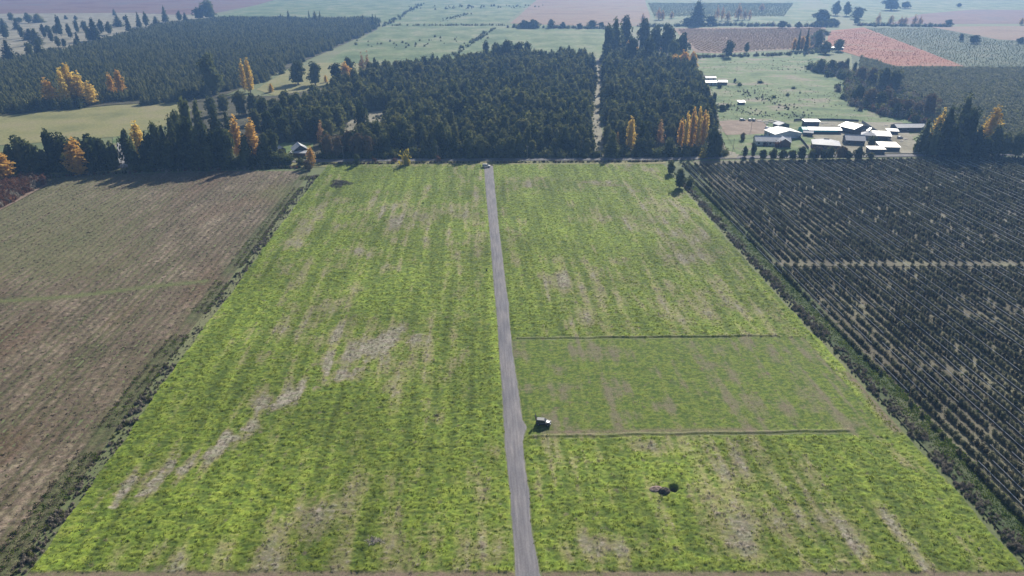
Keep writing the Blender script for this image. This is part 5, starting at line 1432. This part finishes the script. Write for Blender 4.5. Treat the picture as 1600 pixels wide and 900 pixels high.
# ------------------------------------------------------------------ person by the white car
def person(loc, yaw, label):
    o = empty('person', loc, yaw); tag(o, label, 'person')
    J = [(0, 0, .95), (0, 0, 1.15), (0, 0, 1.42), (0, 0, 1.52), (0, .01, 1.64), (0, .01, 1.74),
         (.19, 0, 1.41), (.25, .02, 1.12), (.24, .08, .88), (.235, .1, .78),
         (-.19, 0, 1.41), (-.25, .02, 1.12), (-.24, .08, .88), (-.235, .1, .78),
         (.1, 0, .9), (.11, .03, .5), (.11, -.01, .09), (.12, .14, .04),
         (-.1, 0, .9), (-.11, .0, .5), (-.11, -.06, .09), (-.12, .09, .04)]
    E_ = [(0, 1), (1, 2), (2, 3), (3, 4), (4, 5), (2, 6), (6, 7), (7, 8), (8, 9), (2, 10), (10, 11), (11, 12), (12, 13), (0, 14), (14, 15), (15, 16), (16, 17), (0, 18), (18, 19), (19, 20), (20, 21)]
    rad = [.15, .15, .16, .06, .1, .08, .075, .05, .04, .035, .075, .05, .04, .035, .1, .07, .05, .045, .1, .07, .05, .045]
    me = bpy.data.meshes.new('body'); me.from_pydata(J, E_, [])
    b = link('body', me, o, plain('mat_dark_clothes', (.03, .032, .04), .9, .1))
    sk = b.modifiers.new('skin', 'SKIN'); b.modifiers.new('sub', 'SUBSURF').levels = 1
    for i, v in enumerate(me.skin_vertices[0].data):
        v.radius = (rad[i], rad[i]); v.use_root = i == 0
    bm = bmesh.new(); bmesh.ops.create_uvsphere(bm, u_segments=10, v_segments=8, radius=.105, matrix=Matrix.Translation((0, -.01, 1.73)) @ Matrix.Diagonal((.95, 1.05, 1.0, 1)))
    link('hair', bm_mesh('hair', bm, plain('mat_hair', (.02, .015, .012), .8, .2), True), o)
    bm = bmesh.new(); bmesh.ops.create_uvsphere(bm, u_segments=8, v_segments=6, radius=.085, matrix=Matrix.Translation((0, .05, 1.67)))
    link('face', bm_mesh('face', bm, plain('mat_skin', (.42, .25, .17), .6, .3), True), o)
person(gp(750.5, 262.5) + Vector((0, 0, .15)), R(160), 'person in dark clothes standing between the white car and the drive')

# ------------------------------------------------------------------ small things on the pasture
M_soil = field_mat('mat_spoil', [(.3, (.07, .062, .055)), (.55, (.115, .10, .085)), (.75, (.17, .145, .12))], 1.2, fine=4.0, bump=.6)
M_soil2 = field_mat('mat_spoil_pale', [(.3, (.20, .15, .13)), (.55, (.30, .23, .20)), (.75, (.40, .33, .29))], 1.5, fine=5.0, bump=.6)
def heap(name, label, cat, px, py, rx, ry, hgt, mat, seed, rot=0.0, n=26):
    c = gp(px, py)
    u = np.linspace(-1, 1, n); A, B = np.meshgrid(u, u)
    r2 = A ** 2 + B ** 2
    z = np.clip(1 - r2, 0, None) ** .8 * hgt * (1 + .45 * fbm(A * 2.2 + seed, B * 2.2, 3, seed)) + .12 * np.clip(1 - r2, 0, 1) * noise(A * 6, B * 6, seed + 1)
    z = np.where(r2 > 1, -.25, z + .02)
    ca, sa = math.cos(rot), math.sin(rot)
    X = A * rx * ca - B * ry * sa; Y = A * rx * sa + B * ry * ca
    o = link(name, np_mesh(name, np.stack([X, Y, z], -1).reshape(-1, 3), grid_faces(n, n), mat, True))
    o.location = c; o.location.z = .15
    return tag(o, label, cat)
heap('soil_heap', 'dark heap of dug earth beside the black pit in the pasture', 'heap', 1038, 769, 1.45, 1.2, .95, M_soil, 3, .3)
heap('soil_heap', 'pale low spill of pinkish earth beside the dark heap', 'heap', 1025, 765, 1.7, 1.1, .4, M_soil2, 4, .2)
def brush(name, label, cat, px, py, rx, ry, hgt, n, mats, seed):
    """a heap of twigs: crossed sticks lying over one another"""
    c = gp(px, py); rn = random.Random(seed)
    o = empty(name, c); tag(o, label, cat)
    for m_i, mat in enumerate(mats):
        bm = bmesh.new()
        for k in range(n // len(mats)):
            a = rn.uniform(0, 6.283); q = math.sqrt(rn.uniform(0, 1))
            e_ = .72 + .24 * math.sin(3 * a + seed) + .16 * math.sin(5 * a + 2 * seed) + rn.uniform(-.08, .14)
            p = Vector((math.cos(a) * q * rx * e_, math.sin(a) * q * ry * e_, .1 + rn.uniform(0, 1) * hgt * (1 - q * q)))
            d_ = Vector((rn.uniform(-1, 1), rn.uniform(-1, 1), rn.uniform(-.25, .6))).normalized() * rn.uniform(.5, 1.3)
            add_cyl(bm, p - d_ * .5, p + d_ * .5, rn.uniform(.03, .07), .02, 4)
        t_ = link('twigs' if m_i == 0 else 'dry_stems', bm_mesh('twigs', bm, mat), o); t_['kind'] = 'stuff'
M_twig = plain('mat_twig', (.14, .12, .105), .95, .1, 0, .35); M_stem = plain('mat_dry_stem', (.40, .35, .29), .95, .1, 0, .3)
brush('brush_pile', 'grey pile of cut branches at the top of the pasture', 'brush pile', 531, 288, 7.0, 8.5, 2.0, 1500, [M_twig, M_twig, M_twig, M_stem], 1)
brush('straw_heap', 'small whitish heap of dry stems near the bottom of the pasture', 'straw heap', 584, 846, 2.4, 1.3, .3, 340, [M_stem, plain('mat_white_stem', (.62, .56, .5), .95, .1, 0, .2)], 2)
brush('brush_pile', 'tiny dark tangle of twigs lying in the middle of the pasture', 'brush pile', 682, 651, 1.2, .8, .5, 90, [M_twig], 5)
bm = bmesh.new()
add_cyl(bm, (0, 0, -.1), (.12, 0, .7), .26, .2, 9); add_cyl(bm, (.12, 0, .68), (.3, .05, 1.45), .19, .06, 7); add_cyl(bm, (.05, 0, .4), (-.35, -.1, .75), .09, .04, 6)
o = link('tree_stump', bm_mesh('tree_stump', bm, plain('mat_charred', (.02, .018, .016), .95, .05), True)); o.location = gp(760, 424); tag(o, 'small black charred stump next to the gravel drive', 'stump')
for x, y, w_ in [(424, 366, 1.3), (408, 400, .8), (661, 318, .9)]:
    plant('bush', gp(x, y), w_ * .9, w_ * 1.4, {424: 'dark little bush near the ditch in the upper pasture', 408: 'tiny bush at the pasture edge below the other one', 661: 'tiny dark bush in the upper middle of the pasture'}[x], 'bush')

# ------------------------------------------------------------------ haze
bm = bmesh.new(); bmesh.ops.create_cube(bm, size=1, matrix=Matrix.Translation((0, 4300, 56)) @ Matrix.Diagonal((9400, 9800, 114, 1)))
t = NT('mat_haze'); t.n.remove(t.b)
v = t.new('ShaderNodeVolumePrincipled')
v.inputs['Color'].default_value = (*HAZE_COLOR, 1); v.inputs['Density'].default_value = HAZE_DENSITY; v.inputs['Anisotropy'].default_value = .3
t.l.new(v.outputs[0], t.out.inputs['Volume'])
o = link('haze', bm_mesh('haze', bm, t.m)); tag(o, 'thin blue autumn haze over the whole valley', 'haze', None, 'stuff')
o.display_type = 'BOUNDS'
